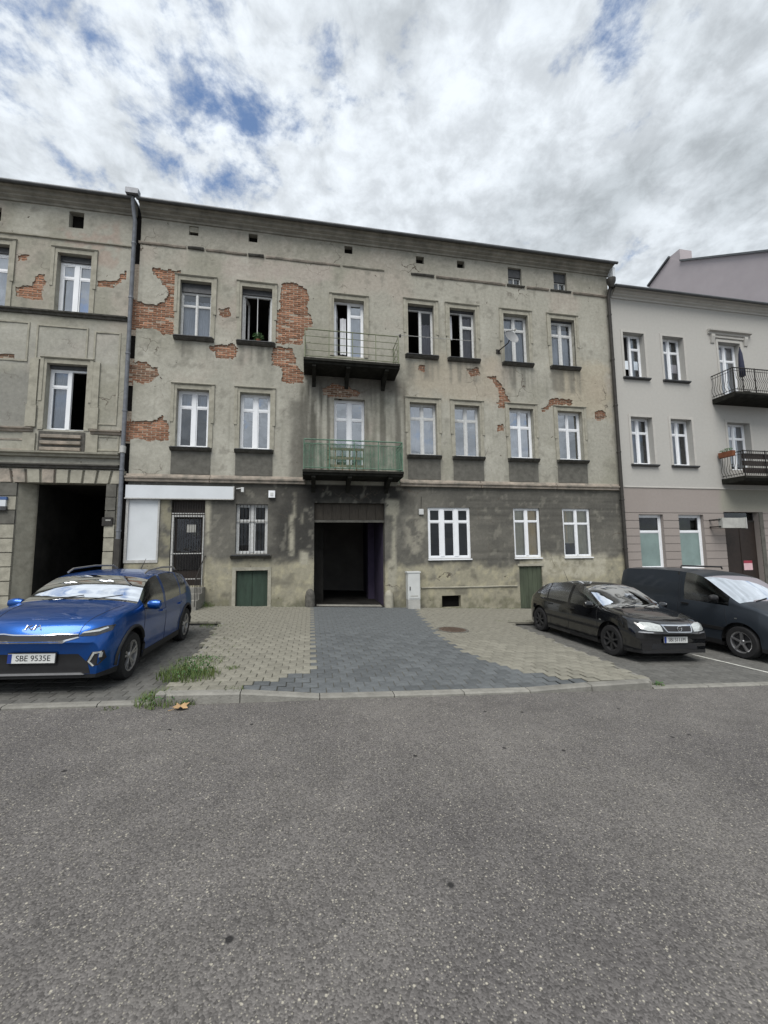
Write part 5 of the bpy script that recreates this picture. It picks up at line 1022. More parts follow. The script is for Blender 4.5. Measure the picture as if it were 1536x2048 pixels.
    def seam(pts, view='s', yside=1, r=0.004, name='door_seam', m='ink'):
        out = []
        for i in range(len(pts) - 1):
            a, b = pts[i], pts[i + 1]; k = max(1, int(math.hypot(b[0] - a[0], b[1] - a[1]) / 0.05))
            out += [(a[0] + (b[0] - a[0]) * j / k, a[1] + (b[1] - a[1]) * j / k) for j in range(k + (i == len(pts) - 2))]
        P3 = []
        for u, v in out:
            h_ = bvh.ray_cast(Vector((u, 3 * yside, v)), Vector((0, -yside, 0))) if view == 's' else bvh.ray_cast(Vector((L_ + 2, u, v)), Vector((-1, 0, 0))) if view == 'f' else bvh.ray_cast(Vector((u, v, 4)), Vector((0, 0, -1)))
            if h_[0] is not None: P3.append(h_[0])
        if len(P3) > 1: MB().tube(P3, r, 5).build(name, m, root)
    # wheels
    spoke = sp['spokes']
    for a in ax:
        for s in (1, -1):
            c = (a, s * (sp['track']), wr); wm = MB(); w_ = 0.095
            ty = MB(); ty.lathe([(wr * 0.66, -w_), (wr * 0.72, -w_ - 0.004), (wr * 0.93, -w_), (wr * 0.985, -w_ * 0.75), (wr, -w_ * 0.4), (wr, w_ * 0.4), (wr * 0.985, w_ * 0.75), (wr * 0.93, w_), (wr * 0.72, w_ + 0.004), (wr * 0.66, w_)], c, 'y', 36); wh = ty.build('wheel', 'rubber', root, 40)
            rm = MB(); o_ = s * (w_ - 0.012)
            rm.lathe([(wr * 0.56, -s * 0.05), (wr * 0.62, o_ * 0.7), (wr * 0.69, o_), (wr * 0.665, o_ + s * 0.008), (wr * 0.60, o_ - s * 0.002), (wr * 0.58, o_ * 0.3)], c, 'y', 36)
            for k in range(spoke):
                an = 2 * math.pi * k / spoke + 0.3; u = Vector((math.cos(an), 0, math.sin(an))); C_ = Vector(c)
                if sp['split']:
                    for d_ in (-0.16, 0.16):
                        u2 = Vector((math.cos(an + d_), 0, math.sin(an + d_))); rm.bar(C_ + u * 0.03 + Vector((0, o_ * 0.72, 0)), C_ + u2 * wr * 0.62 + Vector((0, o_ * 0.9, 0)), 0.022, 0.03)
                else: rm.bar(C_ + u * 0.02 + Vector((0, o_ * 0.75, 0)), C_ + u * wr * 0.63 + Vector((0, o_ * 0.9, 0)), 0.05, 0.03)
            rm.lathe([(0.0, o_ * 0.98), (0.045, o_ * 0.96), (0.06, o_ * 0.8), (0.06, o_ * 0.5)], c, 'y', 16); rm.build('rim', sp['rim'], wh, 35)
            dk = MB(); dk.lathe([(0.0, o_ * 0.25), (wr * 0.6, o_ * 0.25)], c, 'y', 24); dk.build('brake_disc', 'alloy_dull', wh)
            al = MB(); n = 18; vs = []
            for k in range(n + 1):
                t = math.pi * k / n; vs += [(a + (Ra + 0.004) * math.cos(t), s * 0.45, wr + (Ra + 0.004) * math.sin(t)), (a + (Ra + 0.004) * math.cos(t), s * (cw(a) * 0.965), wr + (Ra + 0.004) * math.sin(t))]
            vs2 = [(a + (Ra + 0.004) * math.cos(math.pi * k / n), s * 0.45, wr + (Ra + 0.004) * math.sin(math.pi * k / n)) for k in range(n + 1)]
            al.add(vs, [(2 * k, 2 * k + 1, 2 * k + 3, 2 * k + 2) for k in range(n)]); al.add(vs2 + [(a - Ra, s * 0.45, 0.2), (a + Ra, s * 0.45, 0.2)], [tuple(range(n + 3))]); al.build('wheel_well', 'plastic', root)
            if sp.get('cladding'):
                cl = []
                for k in range(13):
                    t = math.pi * (-0.02 + 1.04 * k / 12); x_, z_ = a + (Ra + 0.012) * math.cos(t), wr + (Ra + 0.012) * math.sin(t)
                    h_ = bvh.ray_cast(Vector((x_, 3 * s, max(z_, sill + 0.03))), Vector((0, -s, 0)))
                    if h_[0] is not None: cl.append(h_[0])
                MB().tube(cl, 0.028, 6).build('arch_trim', 'plastic', root, 60)
    # underbody, cabin, seats, dash
    ub_ = MB(); ub_.box(0.35, L_ - 0.3, -0.5, 0.5, sill - 0.03, sill + 0.12); ub_.box(ax[0] + Ra + 0.02, ax[1] - Ra - 0.02, -cw(2) * 0.9, cw(2) * 0.9, sill - 0.02, sill + 0.06); ub_.build('underbody', 'plastic', root)
    cb = MB(); zc = cs(cowl) - 0.03; wi = cw(2) * 0.86; xa, xb = (rbase + 0.1 if not sp.get('van') else sp['win'][0] - 0.15), cowl - 0.05
    cb.add([(xa, -wi, zc), (xb, -wi, zc), (xb, wi, zc), (xa, wi, zc), (xa, -wi, 0.36), (xb, -wi, 0.36), (xb, wi, 0.36), (xa, wi, 0.36)], [(4, 5, 6, 7), (0, 1, 5, 4), (1, 2, 6, 5), (2, 3, 7, 6), (3, 0, 4, 7)]); cb.build('cabin_lining', 'cabin', root)
    if sp.get('van'): MB().box(xa - 0.03, xa, -wi, wi, 0.4, ctop(xa) - 0.06).build('bulkhead', 'cabin', root)
    ds = MB(); ds.extrude_x([(-wi, zc - 0.35), (wi, zc - 0.35), (wi, zc + 0.03), (-wi, zc + 0.03)], xb - 0.4, xb + 0.06); ds.build('dashboard', 'cabin', root)
    sx = head - 0.45
    for s in (1, -1):
        se = MB(); se.box(sx - 0.1, sx + 0.4, s * 0.38 - 0.25, s * 0.38 + 0.25, 0.45, 0.62); se.add([(sx - 0.22, s * 0.38 - 0.24, 1.12 + sp['seat']), (sx - 0.12, s * 0.38 - 0.24, 1.12 + sp['seat']), (sx - 0.12, s * 0.38 + 0.24, 1.12 + sp['seat']), (sx - 0.22, s * 0.38 + 0.24, 1.12 + sp['seat']), (sx - 0.1, s * 0.38 - 0.25, 0.5), (sx + 0.06, s * 0.38 - 0.25, 0.5), (sx + 0.06, s * 0.38 + 0.25, 0.5), (sx - 0.1, s * 0.38 + 0.25, 0.5)], [(0, 1, 2, 3), (0, 4, 5, 1), (1, 5, 6, 2), (2, 6, 7, 3), (3, 7, 4, 0)])
        se.box(sx - 0.23, sx - 0.13, s * 0.38 - 0.12, s * 0.38 + 0.12, 1.14 + sp['seat'], 1.32 + sp['seat']); se.build('seat', 'cabin', root)
    sw_ = MB(); sw_.tube([(cowl - 0.55 + 0.07 * math.sin(t * math.pi / 8), 0.38 + 0.18 * math.cos(t * math.pi / 8), zc + 0.02 + 0.16 * math.sin(t * math.pi / 8)) for t in range(17)], 0.014, 6); sw_.build('steering_wheel', 'cabin', root)
    # mirrors, wipers
    for s in (1, -1):
        mx_, mz = sp['mirror']; y = cw(mx_) * 0.985
        mi = MB(); mi.lathe([(0.0, -0.11), (0.055, -0.10), (0.08, -0.05), (0.085, 0.02), (0.07, 0.08), (0.0, 0.105)], (mx_, s * (y + 0.10), mz), 'y', 12); me = mi.v
        mi.v = [(mx_ + (p[0] - mx_) * 0.75, p[1], mz + (p[2] - mz) * 0.92) for p in me]; mo = mi.build('mirror', sp['mirror_paint'], root, 50)
        MB().box(mx_ - 0.03, mx_ + 0.03, s * (y + 0.04) - 0.07, s * (y + 0.04) + 0.03, mz - 0.07, mz - 0.045).build('mirror_arm', 'plastic', mo)
    for y in (0.12, -0.42): 
        b0 = bvh.find_nearest(Vector((cowl + 0.03, y, ctop(cowl))))[0]; MB().bar(b0 + Vector((0.0, 0, 0.012)), b0 + Vector((-0.10, 0.42, 0.075)), 0.014, 0.014).build('wiper', 'plastic', root)
    sp['extra'](root, skin, seam, bvh, sp)
    return root
def plate(root, x, z, txt, bvh, L_, tilt=0.0, w=0.52):
    h_ = bvh.ray_cast(Vector((L_ + 2, 0, z)), Vector((-1, 0, 0)))[0]; x = max(x, h_.x) + 0.034
    p = MB().box(x, x + 0.012, -w / 2, w / 2, z - 0.057, z + 0.057).build('number_plate', 'plate', root); MB().box(x + 0.0125, x + 0.014, -w / 2, -w / 2 + 0.045, z - 0.055, z + 0.055).build('plate_band', 'plate_blue', p)
    MB().box(x - 0.006, x - 0.0005, -w / 2 - 0.012, w / 2 + 0.012, z - 0.07, z + 0.07).build('plate_holder', 'plastic', p)
    me = text_mesh(txt, 0.098, 0.0008); me.materials.append(MAT['ink']); t = obj('plate_lettering', me, p); t.location = (x + 0.0135, 0.02, z); t.rotation_euler = (R(90), 0, R(90)); t.scale = (0.92, 1.0, 1)
    return p
def mirror_y(P): return [(-a, b) for a, b in P]
# ---- blue crossover
def kia_extra(root, skin, seam, bvh, sp):
    L_ = sp['L']
    skin('upper_grille', 'ink', [(-0.50, 0.735), (-0.36, 0.700), (0.36, 0.700), (0.50, 0.735), (0.50, 0.760), (0.30, 0.770), (0.18, 0.760), (-0.18, 0.760), (-0.30, 0.770), (-0.50, 0.760)], 'f', 0.004)
    for P in ([(-0.50, 0.763), (-0.30, 0.773), (-0.18, 0.763), (0.18, 0.763), (0.30, 0.773), (0.50, 0.763), (0.50, 0.773), (0.30, 0.785), (0.17, 0.775), (-0.17, 0.775), (-0.30, 0.785), (-0.50, 0.773)], [(-0.52, 0.730), (-0.36, 0.683), (0.36, 0.683), (0.52, 0.730), (0.50, 0.740), (0.35, 0.703), (-0.35, 0.703), (-0.50, 0.740)]): skin('grille_trim', 'chrome', P, 'f', 0.012)
    skin('lower_grille', 'plastic', [(-0.66, 0.27), (0.66, 0.27), (0.62, 0.40), (0.50, 0.515), (-0.50, 0.515), (-0.62, 0.40)], 'f', 0.006)
    skin('skid_trim', 'alloy', [(-0.60, 0.262), (0.60, 0.262), (0.56, 0.287), (-0.56, 0.287)], 'f', 0.025)
    for s in (1, -1):
        f = lambda P: [(s * a, b) for a, b in P]
        hl = skin('headlight', 'lamp_dark', f([(0.50, 0.745), (0.56, 0.80), (0.74, 0.85), (0.81, 0.85), (0.80, 0.785), (0.68, 0.74)]), 'f', 0.008, yside=s); skin('light_strip', 'lamp', f([(0.53, 0.775), (0.70, 0.79), (0.77, 0.82), (0.76, 0.836), (0.68, 0.81), (0.55, 0.795)]), 'f', 0.014, hl)
        fo = skin('fog_light', 'ink', f([(0.60, 0.42), (0.66, 0.54), (0.77, 0.55), (0.79, 0.45), (0.73, 0.37), (0.66, 0.36)]), 'f', 0.006)
        for P in ([(0.62, 0.42), (0.67, 0.53), (0.695, 0.525), (0.645, 0.42)], [(0.62, 0.42), (0.645, 0.42), (0.70, 0.37), (0.685, 0.36)], [(0.67, 0.515), (0.75, 0.525), (0.75, 0.545), (0.67, 0.54)], [(0.735, 0.47), (0.755, 0.47), (0.76, 0.53), (0.74, 0.53)]): skin('lamp_bar', 'lamp', f(P), 'f', 0.014, fo)
        for P in ([(3.08, 0.30), (3.0, 0.45), (2.92, 0.95)], [(2.0, 0.26), (2.02, 0.95)], [(1.15, 0.72), (1.28, 0.45), (1.28, 0.28)], [(1.28, 0.26), (2.9, 0.26)]): seam(P, 's', s)
        for x in (2.18, 1.22): 
            h_ = bvh.ray_cast(Vector((x, 3 * s, 0.83)), Vector((0, -s, 0)))[0]; MB().box(x - 0.09, x + 0.09, h_.y - 0.01, h_.y + s * 0.035, 0.815, 0.845).build('door_handle', 'paint_blue', root)
        skin('sill_trim', 'plastic', [(1.13, 0.2), (2.9, 0.2), (2.88, 0.30), (1.15, 0.30)], 's', 0.008, yside=s, step=0.06)
        rl = MB(); rl.tube([(2.35, s * 0.58, 1.445), (2.2, s * 0.585, 1.50), (1.5, s * 0.575, 1.53), (0.85, s * 0.56, 1.51), (0.68, s * 0.55, 1.455)], 0.016, 8); rl.build('roof_rail', 'alloy', root, 60)
    for sgn in (1, -1): seam([(4.05, sgn * 0.5), (3.6, sgn * 0.60), (3.2, sgn * 0.66)], 't', 1, 0.004, 'bonnet_seam')
    h_ = bvh.ray_cast(Vector((L_ + 2, 0, 0.85)), Vector((-1, 0, 0))); h2 = h_[0]
    bd = MB()                                                 # the maker's three joined letters
    for P in ([(-0.085, -1), (-0.085, 1)], [(-0.085, -0.2), (-0.03, 1)], [(-0.06, 0.2), (-0.02, -1)], [(-0.02, -1), (0.01, 1)], [(0.01, 1), (0.01, -1)], [(0.01, -1), (0.05, 1)], [(0.05, 1), (0.085, -1)]):
        (a, b), (c, d) = P
        q = [bvh.ray_cast(Vector((L_ + 2, u, 0.855 + v * 0.024)), Vector((-1, 0, 0)))[0] for u, v in ((a, b), (c, d))]; bd.bar(q[0] + Vector((0.008, 0, 0.004)), q[1] + Vector((0.008, 0, 0.004)), 0.009, 0.008)
    bd.build('badge', 'chrome', root); plate(root, 0, 0.475, 'SBE 9535E', bvh, L_)
    an = MB(); an.tube([(0.95, 0.0, 1.47), (0.75, 0.0, 1.66)], [0.012, 0.004], 6); an.build('aerial', 'plastic', root)
KIA = dict(name='crossover_car', L=4.14, axles=(0.74, 3.32), wr=0.33, sill=0.20, track=0.775, tumble=0.30, bow=0.20, paint='paint_blue', mirror_paint='paint_blue', zlow=0.27, cladding=True, rim='alloy', spokes=5, split=True, seat=0.03, mirror=(2.85, 1.0),
    top=[(0, 0.92), (0.04, 0.99), (0.14, 1.09), (0.62, 1.40), (0.95, 1.455), (1.6, 1.485), (2.1, 1.47), (2.42, 1.425), (2.72, 1.30), (3.06, 1.07), (3.45, 1.035), (3.8, 0.975), (3.98, 0.92), (4.06, 0.86), (4.11, 0.78), (4.14, 0.66)],
    sho=[(0, 0.88), (0.2, 0.99), (1.0, 0.98), (2.0, 0.945), (3.1, 0.965), (3.5, 0.94), (3.85, 0.885), (4.0, 0.82), (4.08, 0.75), (4.14, 0.60)],
    wid=[(0, 0.74), (0.08, 0.80), (0.3, 0.85), (0.8, 0.88), (3.3, 0.88), (3.7, 0.865), (3.95, 0.83), (4.08, 0.79), (4.14, 0.72)], cowl=3.06, head=2.42, rhead=0.58, rbase=0.18, win=(0.72, 2.95), pillars=[(1.96, 2.06), (1.12, 1.18)], extra=kia_extra)
# ---- black hatchback
def astra_extra(root, skin, seam, bvh, sp):
    L_ = sp['L']
    gr = skin('grille', 'ink', [(-0.27, 0.620), (0.27, 0.620), (0.30, 0.670), (0.31, 0.710), (-0.31, 0.710), (-0.30, 0.670)], 'f', 0.004)
    for P in ([(-0.33, 0.713), (0.33, 0.713), (0.335, 0.735), (-0.335, 0.735)], [(-0.26, 0.607), (0.26, 0.607), (0.27, 0.621), (-0.27, 0.621)], [(0.275, 0.615), (0.305, 0.665), (0.325, 0.715), (0.30, 0.715), (0.285, 0.670), (0.255, 0.620)], [(-0.275, 0.615), (-0.305, 0.665), (-0.325, 0.715), (-0.30, 0.715), (-0.285, 0.670), (-0.255, 0.620)]): skin('grille_trim', 'chrome', P, 'f', 0.012, gr)
    h_ = bvh.ray_cast(Vector((L_ + 2, 0, 0.67)), Vector((-1, 0, 0)))[0]; em = MB(); cx = h_.x + 0.018
    em.tube([(cx, 0.048 * math.cos(t * math.pi / 10), 0.677 + 0.048 * math.sin(t * math.pi / 10)) for t in range(21)], 0.006, 6); em.bar((cx, 0.06, 0.675), (cx, -0.01, 0.687), 0.012, 0.01); em.bar((cx, 0.01, 0.667), (cx, -0.06, 0.679), 0.012, 0.01); em.bar((cx, -0.012, 0.689), (cx, 0.012, 0.665), 0.012, 0.01); em.build('badge', 'chrome', gr)
    skin('bumper_strip', 'alloy', [(-0.74, 0.580), (0.74, 0.580), (0.73, 0.601), (-0.73, 0.601)], 'f', 0.012)
    skin('bumper_strip', 'plastic', [(-0.76, 0.47), (0.76, 0.47), (0.76, 0.575), (-0.76, 0.575)], 'f', 0.02)
    skin('air_intake', 'ink', [(-0.52, 0.27), (0.52, 0.27), (0.48, 0.37), (-0.48, 0.37)], 'f', 0.004)
    for s in (1, -1):
        f = lambda P: [(s * a, b) for a, b in P]
        skin('headlight', 'lamp', f([(0.345, 0.62), (0.345, 0.73), (0.50, 0.762), (0.66, 0.762), (0.72, 0.725), (0.70, 0.645), (0.60, 0.62)]), 'f', 0.007)
        for P in ([(3.0, 0.28), (2.93, 0.5), (2.88, 0.90)], [(1.93, 0.24), (1.95, 0.93)], [(1.05, 0.65), (1.2, 0.42), (1.2, 0.28)]): seam(P, 's', s)
        skin('side_moulding', 'plastic', [(1.05, 0.47), (2.95, 0.47), (2.95, 0.52), (1.03, 0.52)], 's', 0.014, yside=s, step=0.06)
        for x in (2.1, 1.2): 
            h_ = bvh.ray_cast(Vector((x, 3 * s, 0.79)), Vector((0, -s, 0)))[0]; MB().box(x - 0.08, x + 0.08, h_.y - 0.01, h_.y + s * 0.03, 0.775, 0.80).build('door_handle', 'plastic', root)
        h_ = bvh.ray_cast(Vector((3.02, 3 * s, 0.68)), Vector((0, -s, 0)))[0]; MB().box(3.0, 3.05, h_.y - 0.01, h_.y + s * 0.01, 0.67, 0.695).build('side_repeater', 'lamp', root)
    for sgn in (1, -1): seam([(4.0, sgn * 0.36), (3.6, sgn * 0.58), (3.15, sgn * 0.64)], 't', 1, 0.004, 'bonnet_seam')
    plate(root, 0, 0.455, 'SBI S111M', bvh, L_)
    an = MB(); an.tube([(0.75, 0.0, 1.33), (0.55, 0.0, 1.62)], [0.008, 0.003], 6); an.build('aerial', 'plastic', root)
ASTRA = dict(name='hatchback_car', L=4.11, axles=(0.70, 3.30), wr=0.305, sill=0.18, track=0.75, tumble=0.34, bow=0.22, paint='paint_black', mirror_paint='paint_black', zlow=0.22, rim='alloy_dull', spokes=7, split=False, seat=-0.06, mirror=(2.78, 0.96),
    top=[(0, 0.80), (0.05, 0.90), (0.14, 0.96), (0.55, 1.22), (0.9, 1.345), (1.5, 1.405), (2.0, 1.405), (2.3, 1.375), (3.12, 0.945), (3.45, 0.905), (3.8, 0.84), (3.98, 0.775), (4.06, 0.715), (4.09, 0.655), (4.11, 0.56)],
    sho=[(0, 0.78), (0.2, 0.90), (1.0, 0.915), (2.0, 0.90), (3.1, 0.88), (3.5, 0.845), (3.85, 0.77), (4.0, 0.70), (4.08, 0.63), (4.11, 0.53)],
    wid=[(0, 0.70), (0.08, 0.77), (0.3, 0.82), (0.8, 0.855), (3.3, 0.855), (3.7, 0.84), (3.95, 0.80), (4.07, 0.76), (4.11, 0.70)], cowl=3.12, head=2.3, rhead=0.85, rbase=0.2, win=(0.72, 2.92), pillars=[(1.88, 1.98), (1.02, 1.07)], extra=astra_extra)
# ---- grey van
def van_extra(root, skin, seam, bvh, sp):
    L_ = sp['L']
    for s in (1, -1):
        f = lambda P: [(s * a, b) for a, b in P]
        skin('headlight', 'lamp', f([(0.48, 0.70), (0.55, 0.86), (0.70, 0.95), (0.78, 0.93), (0.78, 0.76), (0.66, 0.68)]), 'f', 0.008)
        for P in ([(3.28, 0.30), (3.2, 0.6), (3.12, 1.10)], [(2.05, 0.28), (2.08, 1.62)], [(2.02, 0.30), (2.02, 1.6)]): seam(P, 's', s)
        skin('side_moulding', 'plastic', [(1.3, 0.50), (3.2, 0.50), (3.2, 0.57), (1.3, 0.57)], 's', 0.014, yside=s, step=0.08)
        h_ = bvh.ray_cast(Vector((2.22, 3 * s, 0.98)), Vector((0, -s, 0)))[0]; MB().box(2.13, 2.31, h_.y - 0.01, h_.y + s * 0.035, 0.96, 0.995).build('door_handle', 'plastic', root)
        h_ = bvh.ray_cast(Vector((3.38, 3 * s, 0.80)), Vector((0, -s, 0)))[0]; MB().box(3.36, 3.41, h_.y - 0.01, h_.y + s * 0.01, 0.79, 0.815).build('side_repeater', 'lamp', root)
    skin('grille', 'ink', [(-0.40, 0.62), (0.40, 0.62), (0.44, 0.70), (-0.44, 0.70)], 'f', 0.004); skin('bumper', 'plastic', [(-0.78, 0.30), (0.78, 0.30), (0.78, 0.50), (-0.78, 0.50)], 'f', 0.015)
    plate(root, 0, 0.42, '', bvh, L_) if False else None
    rb = MB(); rb.tube([(1.9, -0.62, 1.80), (1.9, -0.6, 1.86), (1.9, 0.6, 1.86), (1.9, 0.62, 1.80)], 0.02, 8); rb.build('roof_bar', 'plastic', root, 60)
VAN = dict(name='panel_van', van=True, L=4.38, axles=(0.72, 3.45), wr=0.325, sill=0.20, track=0.79, tumble=0.13, bow=0.22, paint='paint_grey', mirror_paint='plastic', zlow=0.26, rim='alloy', spokes=5, split=False, seat=0.1, mirror=(3.0, 1.18),
    top=[(0, 1.55), (0.04, 1.70), (0.2, 1.775), (1.0, 1.80), (1.9, 1.79), (2.35, 1.75), (2.62, 1.68), (3.42, 1.16), (3.7, 1.09), (4.0, 1.0), (4.2, 0.90), (4.31, 0.80), (4.36, 0.70), (4.38, 0.60)],
    sho=[(0, 1.05), (0.5, 1.08), (2.0, 1.07), (3.2, 1.04), (3.6, 1.0), (3.95, 0.93), (4.2, 0.83), (4.33, 0.70), (4.38, 0.55)],
    wid=[(0, 0.82), (0.06, 0.87), (0.3, 0.90), (3.4, 0.90), (3.8, 0.885), (4.1, 0.85), (4.3, 0.79), (4.38, 0.70)], cowl=3.42, head=2.62, rhead=0.1, rbase=0.05, win=(2.15, 3.22), pillars=[], extra=van_extra)
def park(px, py, sp, side, **k):
    """front wheel's outer tyre foot seen at this pixel -> place on the bay"""
    X, Y = GP(px, py, 0.016); Xc = X - side * (sp['track'] + 0.09); return car_matrix(Xc, Y - (sp['L'] - sp['axles'][1]), length=sp['L'], **k)
car(park(258, 1357, KIA, 1), 'bright blue crossover with silver roof rails parked before the left passage', KIA)
car(park(1222, 1311, ASTRA, -1), 'black hatchback with oval chrome grille parked before the olive cellar door', ASTRA)
car(park(1484, 1317, VAN, -1), 'dark grey panel van with silver wheels cut by the right photo edge', VAN)

# ------------------------------------------------------------------ small things
r = rect(816, 840, 1143, 1214, -0.35); gz = -SLOPE * r[0]
uc = thing('utility_cabinet', ((r[0] + r[1]) / 2, -0.2, gz), 'pale grey electrical cabinet standing against the wall right of the gateway', 'cabinet')
MB().box(r[0], r[1], -0.36, -0.06, gz - 0.1, gz + 0.3).build('base', 'cabinet_base', uc); MB().box(r[0] - 0.005, r[1] + 0.005, -0.365, -0.055, gz + 0.302, r[3] - 0.05).build('housing', 'cabinet', uc)
MB().box(r[0] - 0.03, r[1] + 0.03, -0.385, -0.04, r[3] - 0.049, r[3]).build('lid', 'cabinet', uc); dd = MB().box(r[0] + 0.025, r[1] - 0.025, -0.378, -0.366, gz + 0.34, r[3] - 0.08).build('door', 'cabinet', uc)
MB().box(r[0] + 0.05, r[0] + 0.08, -0.40, -0.379, gz + 0.62, gz + 0.74).build('handle', 'ink', dd); MB().box(r[0] + 0.08, r[1] - 0.08, -0.381, -0.3785, gz + 0.40, gz + 0.44).build('vent_slot', 'cabinet_base', dd)
mx, my = GP(905, 1260, 0.11); mz = road_z(mx) + 0.118
mc = thing('manhole_cover', (mx, my, mz), 'round rusty manhole cover in the beige pavement by the driveway', 'manhole cover')
def tilt_add(o): o.v = [(x, y, z - SLOPE * (x - mx)) for x, y, z in o.v]; return o
tilt_add(MB().lathe([(0.40, -0.03), (0.40, 0.004), (0.34, 0.006), (0.34, 0.0)], (mx, my, mz), 'z', 32)).build('frame', 'apron_grey', mc, 40)
cv = tilt_add(MB().lathe([(0.335, -0.02), (0.335, 0.006), (0.0, 0.006)], (mx, my, mz), 'z', 32)).build('lid', 'rust', mc, 40)
for k in range(-4, 5): 
    w = math.sqrt(max(0, 0.29 ** 2 - (k * 0.065) ** 2)); tilt_add(MB().box(mx - w, mx + w, my + k * 0.065 - 0.012, my + k * 0.065 + 0.012, mz + 0.006, mz + 0.012)).build('rib', 'rust', cv)
# satellite dish
X, Z = F(1021, 676, -0.45); ds = thing('satellite_dish', (X - 0.3, 0, Z - 0.25), 'small grey satellite dish on an arm before a top floor window', 'satellite dish')
n0 = Vector((0.2, -0.92, 0.32)).normalized(); t0 = n0.orthogonal().normalized(); b0 = n0.cross(t0); C_ = Vector((X, -0.45, Z)); db = MB(); vs = []; fs = []; nr_, na = 6, 24
for i in range(nr_):
    for k in range(na): rr = 0.30 * i / (nr_ - 1); a = 2 * math.pi * k / na; vs.append(C_ + (t0 * math.cos(a) + b0 * math.sin(a)) * rr + n0 * (rr * rr * 0.9))
for i in range(nr_ - 1):
    for k in range(na): fs.append((i * na + k, i * na + (k + 1) % na, (i + 1) * na + (k + 1) % na, (i + 1) * na + k))
db.add(vs, fs); db.build('reflector', 'dish', ds, 60); MB().tube([C_ - b0 * 0.28 + n0 * 0.07, C_ + n0 * 0.33 - b0 * 0.06], 0.01, 6).build('feed_arm', 'iron_dark', ds); MB().tube([C_ + n0 * 0.30 - b0 * 0.06, C_ + n0 * 0.38 - b0 * 0.05], 0.03, 8).build('receiver', 'cabinet_base', ds)
MB().tube([C_ - n0 * 0.02, C_ + Vector((-0.06, 0.1, -0.16)), (X - 0.3, -0.16, Z - 0.34), (X - 0.3, 0.0, Z - 0.34)], 0.022, 8).build('mast', 'iron_dark', ds); MB().box(X - 0.38, X - 0.22, -0.03, 0.01, Z - 0.42, Z - 0.26).build('wall_plate', 'iron_dark', ds)
# white alarm box, sign board, lamp arm
r = rect(537, 550, 981, 995, -0.1); ab = thing('alarm_box', ((r[0] + r[1]) / 2, 0, r[2]), 'small white alarm box high on the dark wall above the barred window', 'alarm box')
MB().box(r[0], r[1], -0.10, -0.012, r[2], r[3]).build('casing', 'upvc', ab); MB().box(r[0] + 0.06, r[1] - 0.06, -0.112, -0.101, r[2] + 0.06, r[3] - 0.07).build('sounder', 'cabinet', ab)
xa, za = F(252, 970, -0.08); xb, zc = F(467, 973, -0.08); z2 = (FZ(252, 995, -0.08) + FZ(467, 998, -0.08)) / 2; z1 = (za + zc) / 2
sb = thing('shop_signboard', ((xa + xb) / 2, 0, z2), 'long blank white signboard above the barred shop door', 'sign')
MB().box(xa, xb, -0.10, -0.012, z2, z1).build('panel', 'sign_white', sb); MB().box(xa - 0.02, xb + 0.02, -0.115, -0.01, z2 - 0.035, z2 - 0.001).build('frame', 'iron_white', sb); MB().box(xb + 0.001, xb + 0.03, -0.11, -0.011, z2, z1 + 0.01).build('frame', 'iron_white', sb)
hx = FX(410, 1100, -0.1); hr = thing('stair_handrail', (hx, -0.5, -SLOPE * hx), 'thin iron handrail of the shop steps right of the barred door', 'handrail'); hz0 = -SLOPE * hx + 0.115
MB().tube([(hx, -1.1, hz0), (hx, -1.1, hz0 + 0.75), (hx, -0.12, hz0 + 1.45), (hx, 0.0, hz0 + 1.45)], 0.014, 8).build('rail', 'iron_dark', hr, 60)
for k in range(1, 7): y = -1.1 + k * 0.16; MB().tube([(hx, y, hz0), (hx, y, hz0 + 0.75 + (y + 1.1) / 0.98 * 0.7)], 0.008, 6).build('baluster', 'iron_dark', hr)
ss_ = thing('shop_steps', (FX(374, 1180), -0.4, -SLOPE * -3.4), 'low concrete steps under the barred shop door', 'steps')
sx0, sx1, szb = Rr['CD'][0] - 0.1, Rr['CD'][1] + 0.08, -SLOPE * -3.6 + 0.1
for k in range(3): MB().box(sx0, sx1, -1.0 + 0.32 * k, -1.0 + 0.32 * (k + 1) - 0.001 if k < 2 else 0.15, szb - 0.2, szb + 0.16 * (k + 1)).build('step', 'kerb', ss_)
# wooden rack on the lower balcony
x0, x1, fy, z, _ = lb; ra, rb_ = FX(655, 910, -0.8), FX(728, 910, -0.8); wr_ = thing('wooden_rack', ((ra + rb_) / 2, -0.8, z), 'weathered wooden slat rack standing on the green lower balcony', 'rack')
for zz in (z + 0.10, z + 0.36, z + 0.66): MB().box(ra, rb_, -0.86, -0.835, zz, zz + 0.085).build('slat', 'wood_pale', wr_)
for u in np.linspace(ra + 0.02, rb_ - 0.02, 6): MB().box(u - 0.022, u + 0.022, -0.834, -0.80, z + 0.0, z + 0.76).build('upright', 'wood_pale', wr_)
# clothes pole from the upper balcony
a = F(797, 671, -0.9); b = F(945, 682, -0.25); cp = thing('clothes_pole', (a[0], -0.9, a[1]), 'thin pale pole tied to the upper balcony rail and reaching right', 'pole')
MB().tube([(a[0] - 0.1, -0.93, a[1]), (b[0], -0.25, b[1])], 0.009, 6).build('rod', 'iron_white', cp); MB().lathe([(0.03, -0.05), (0.045, 0.0), (0.03, 0.05)], (a[0] + 0.06, -0.88, a[1]), 'z', 8).build('knot', 'iron_dark', cp)
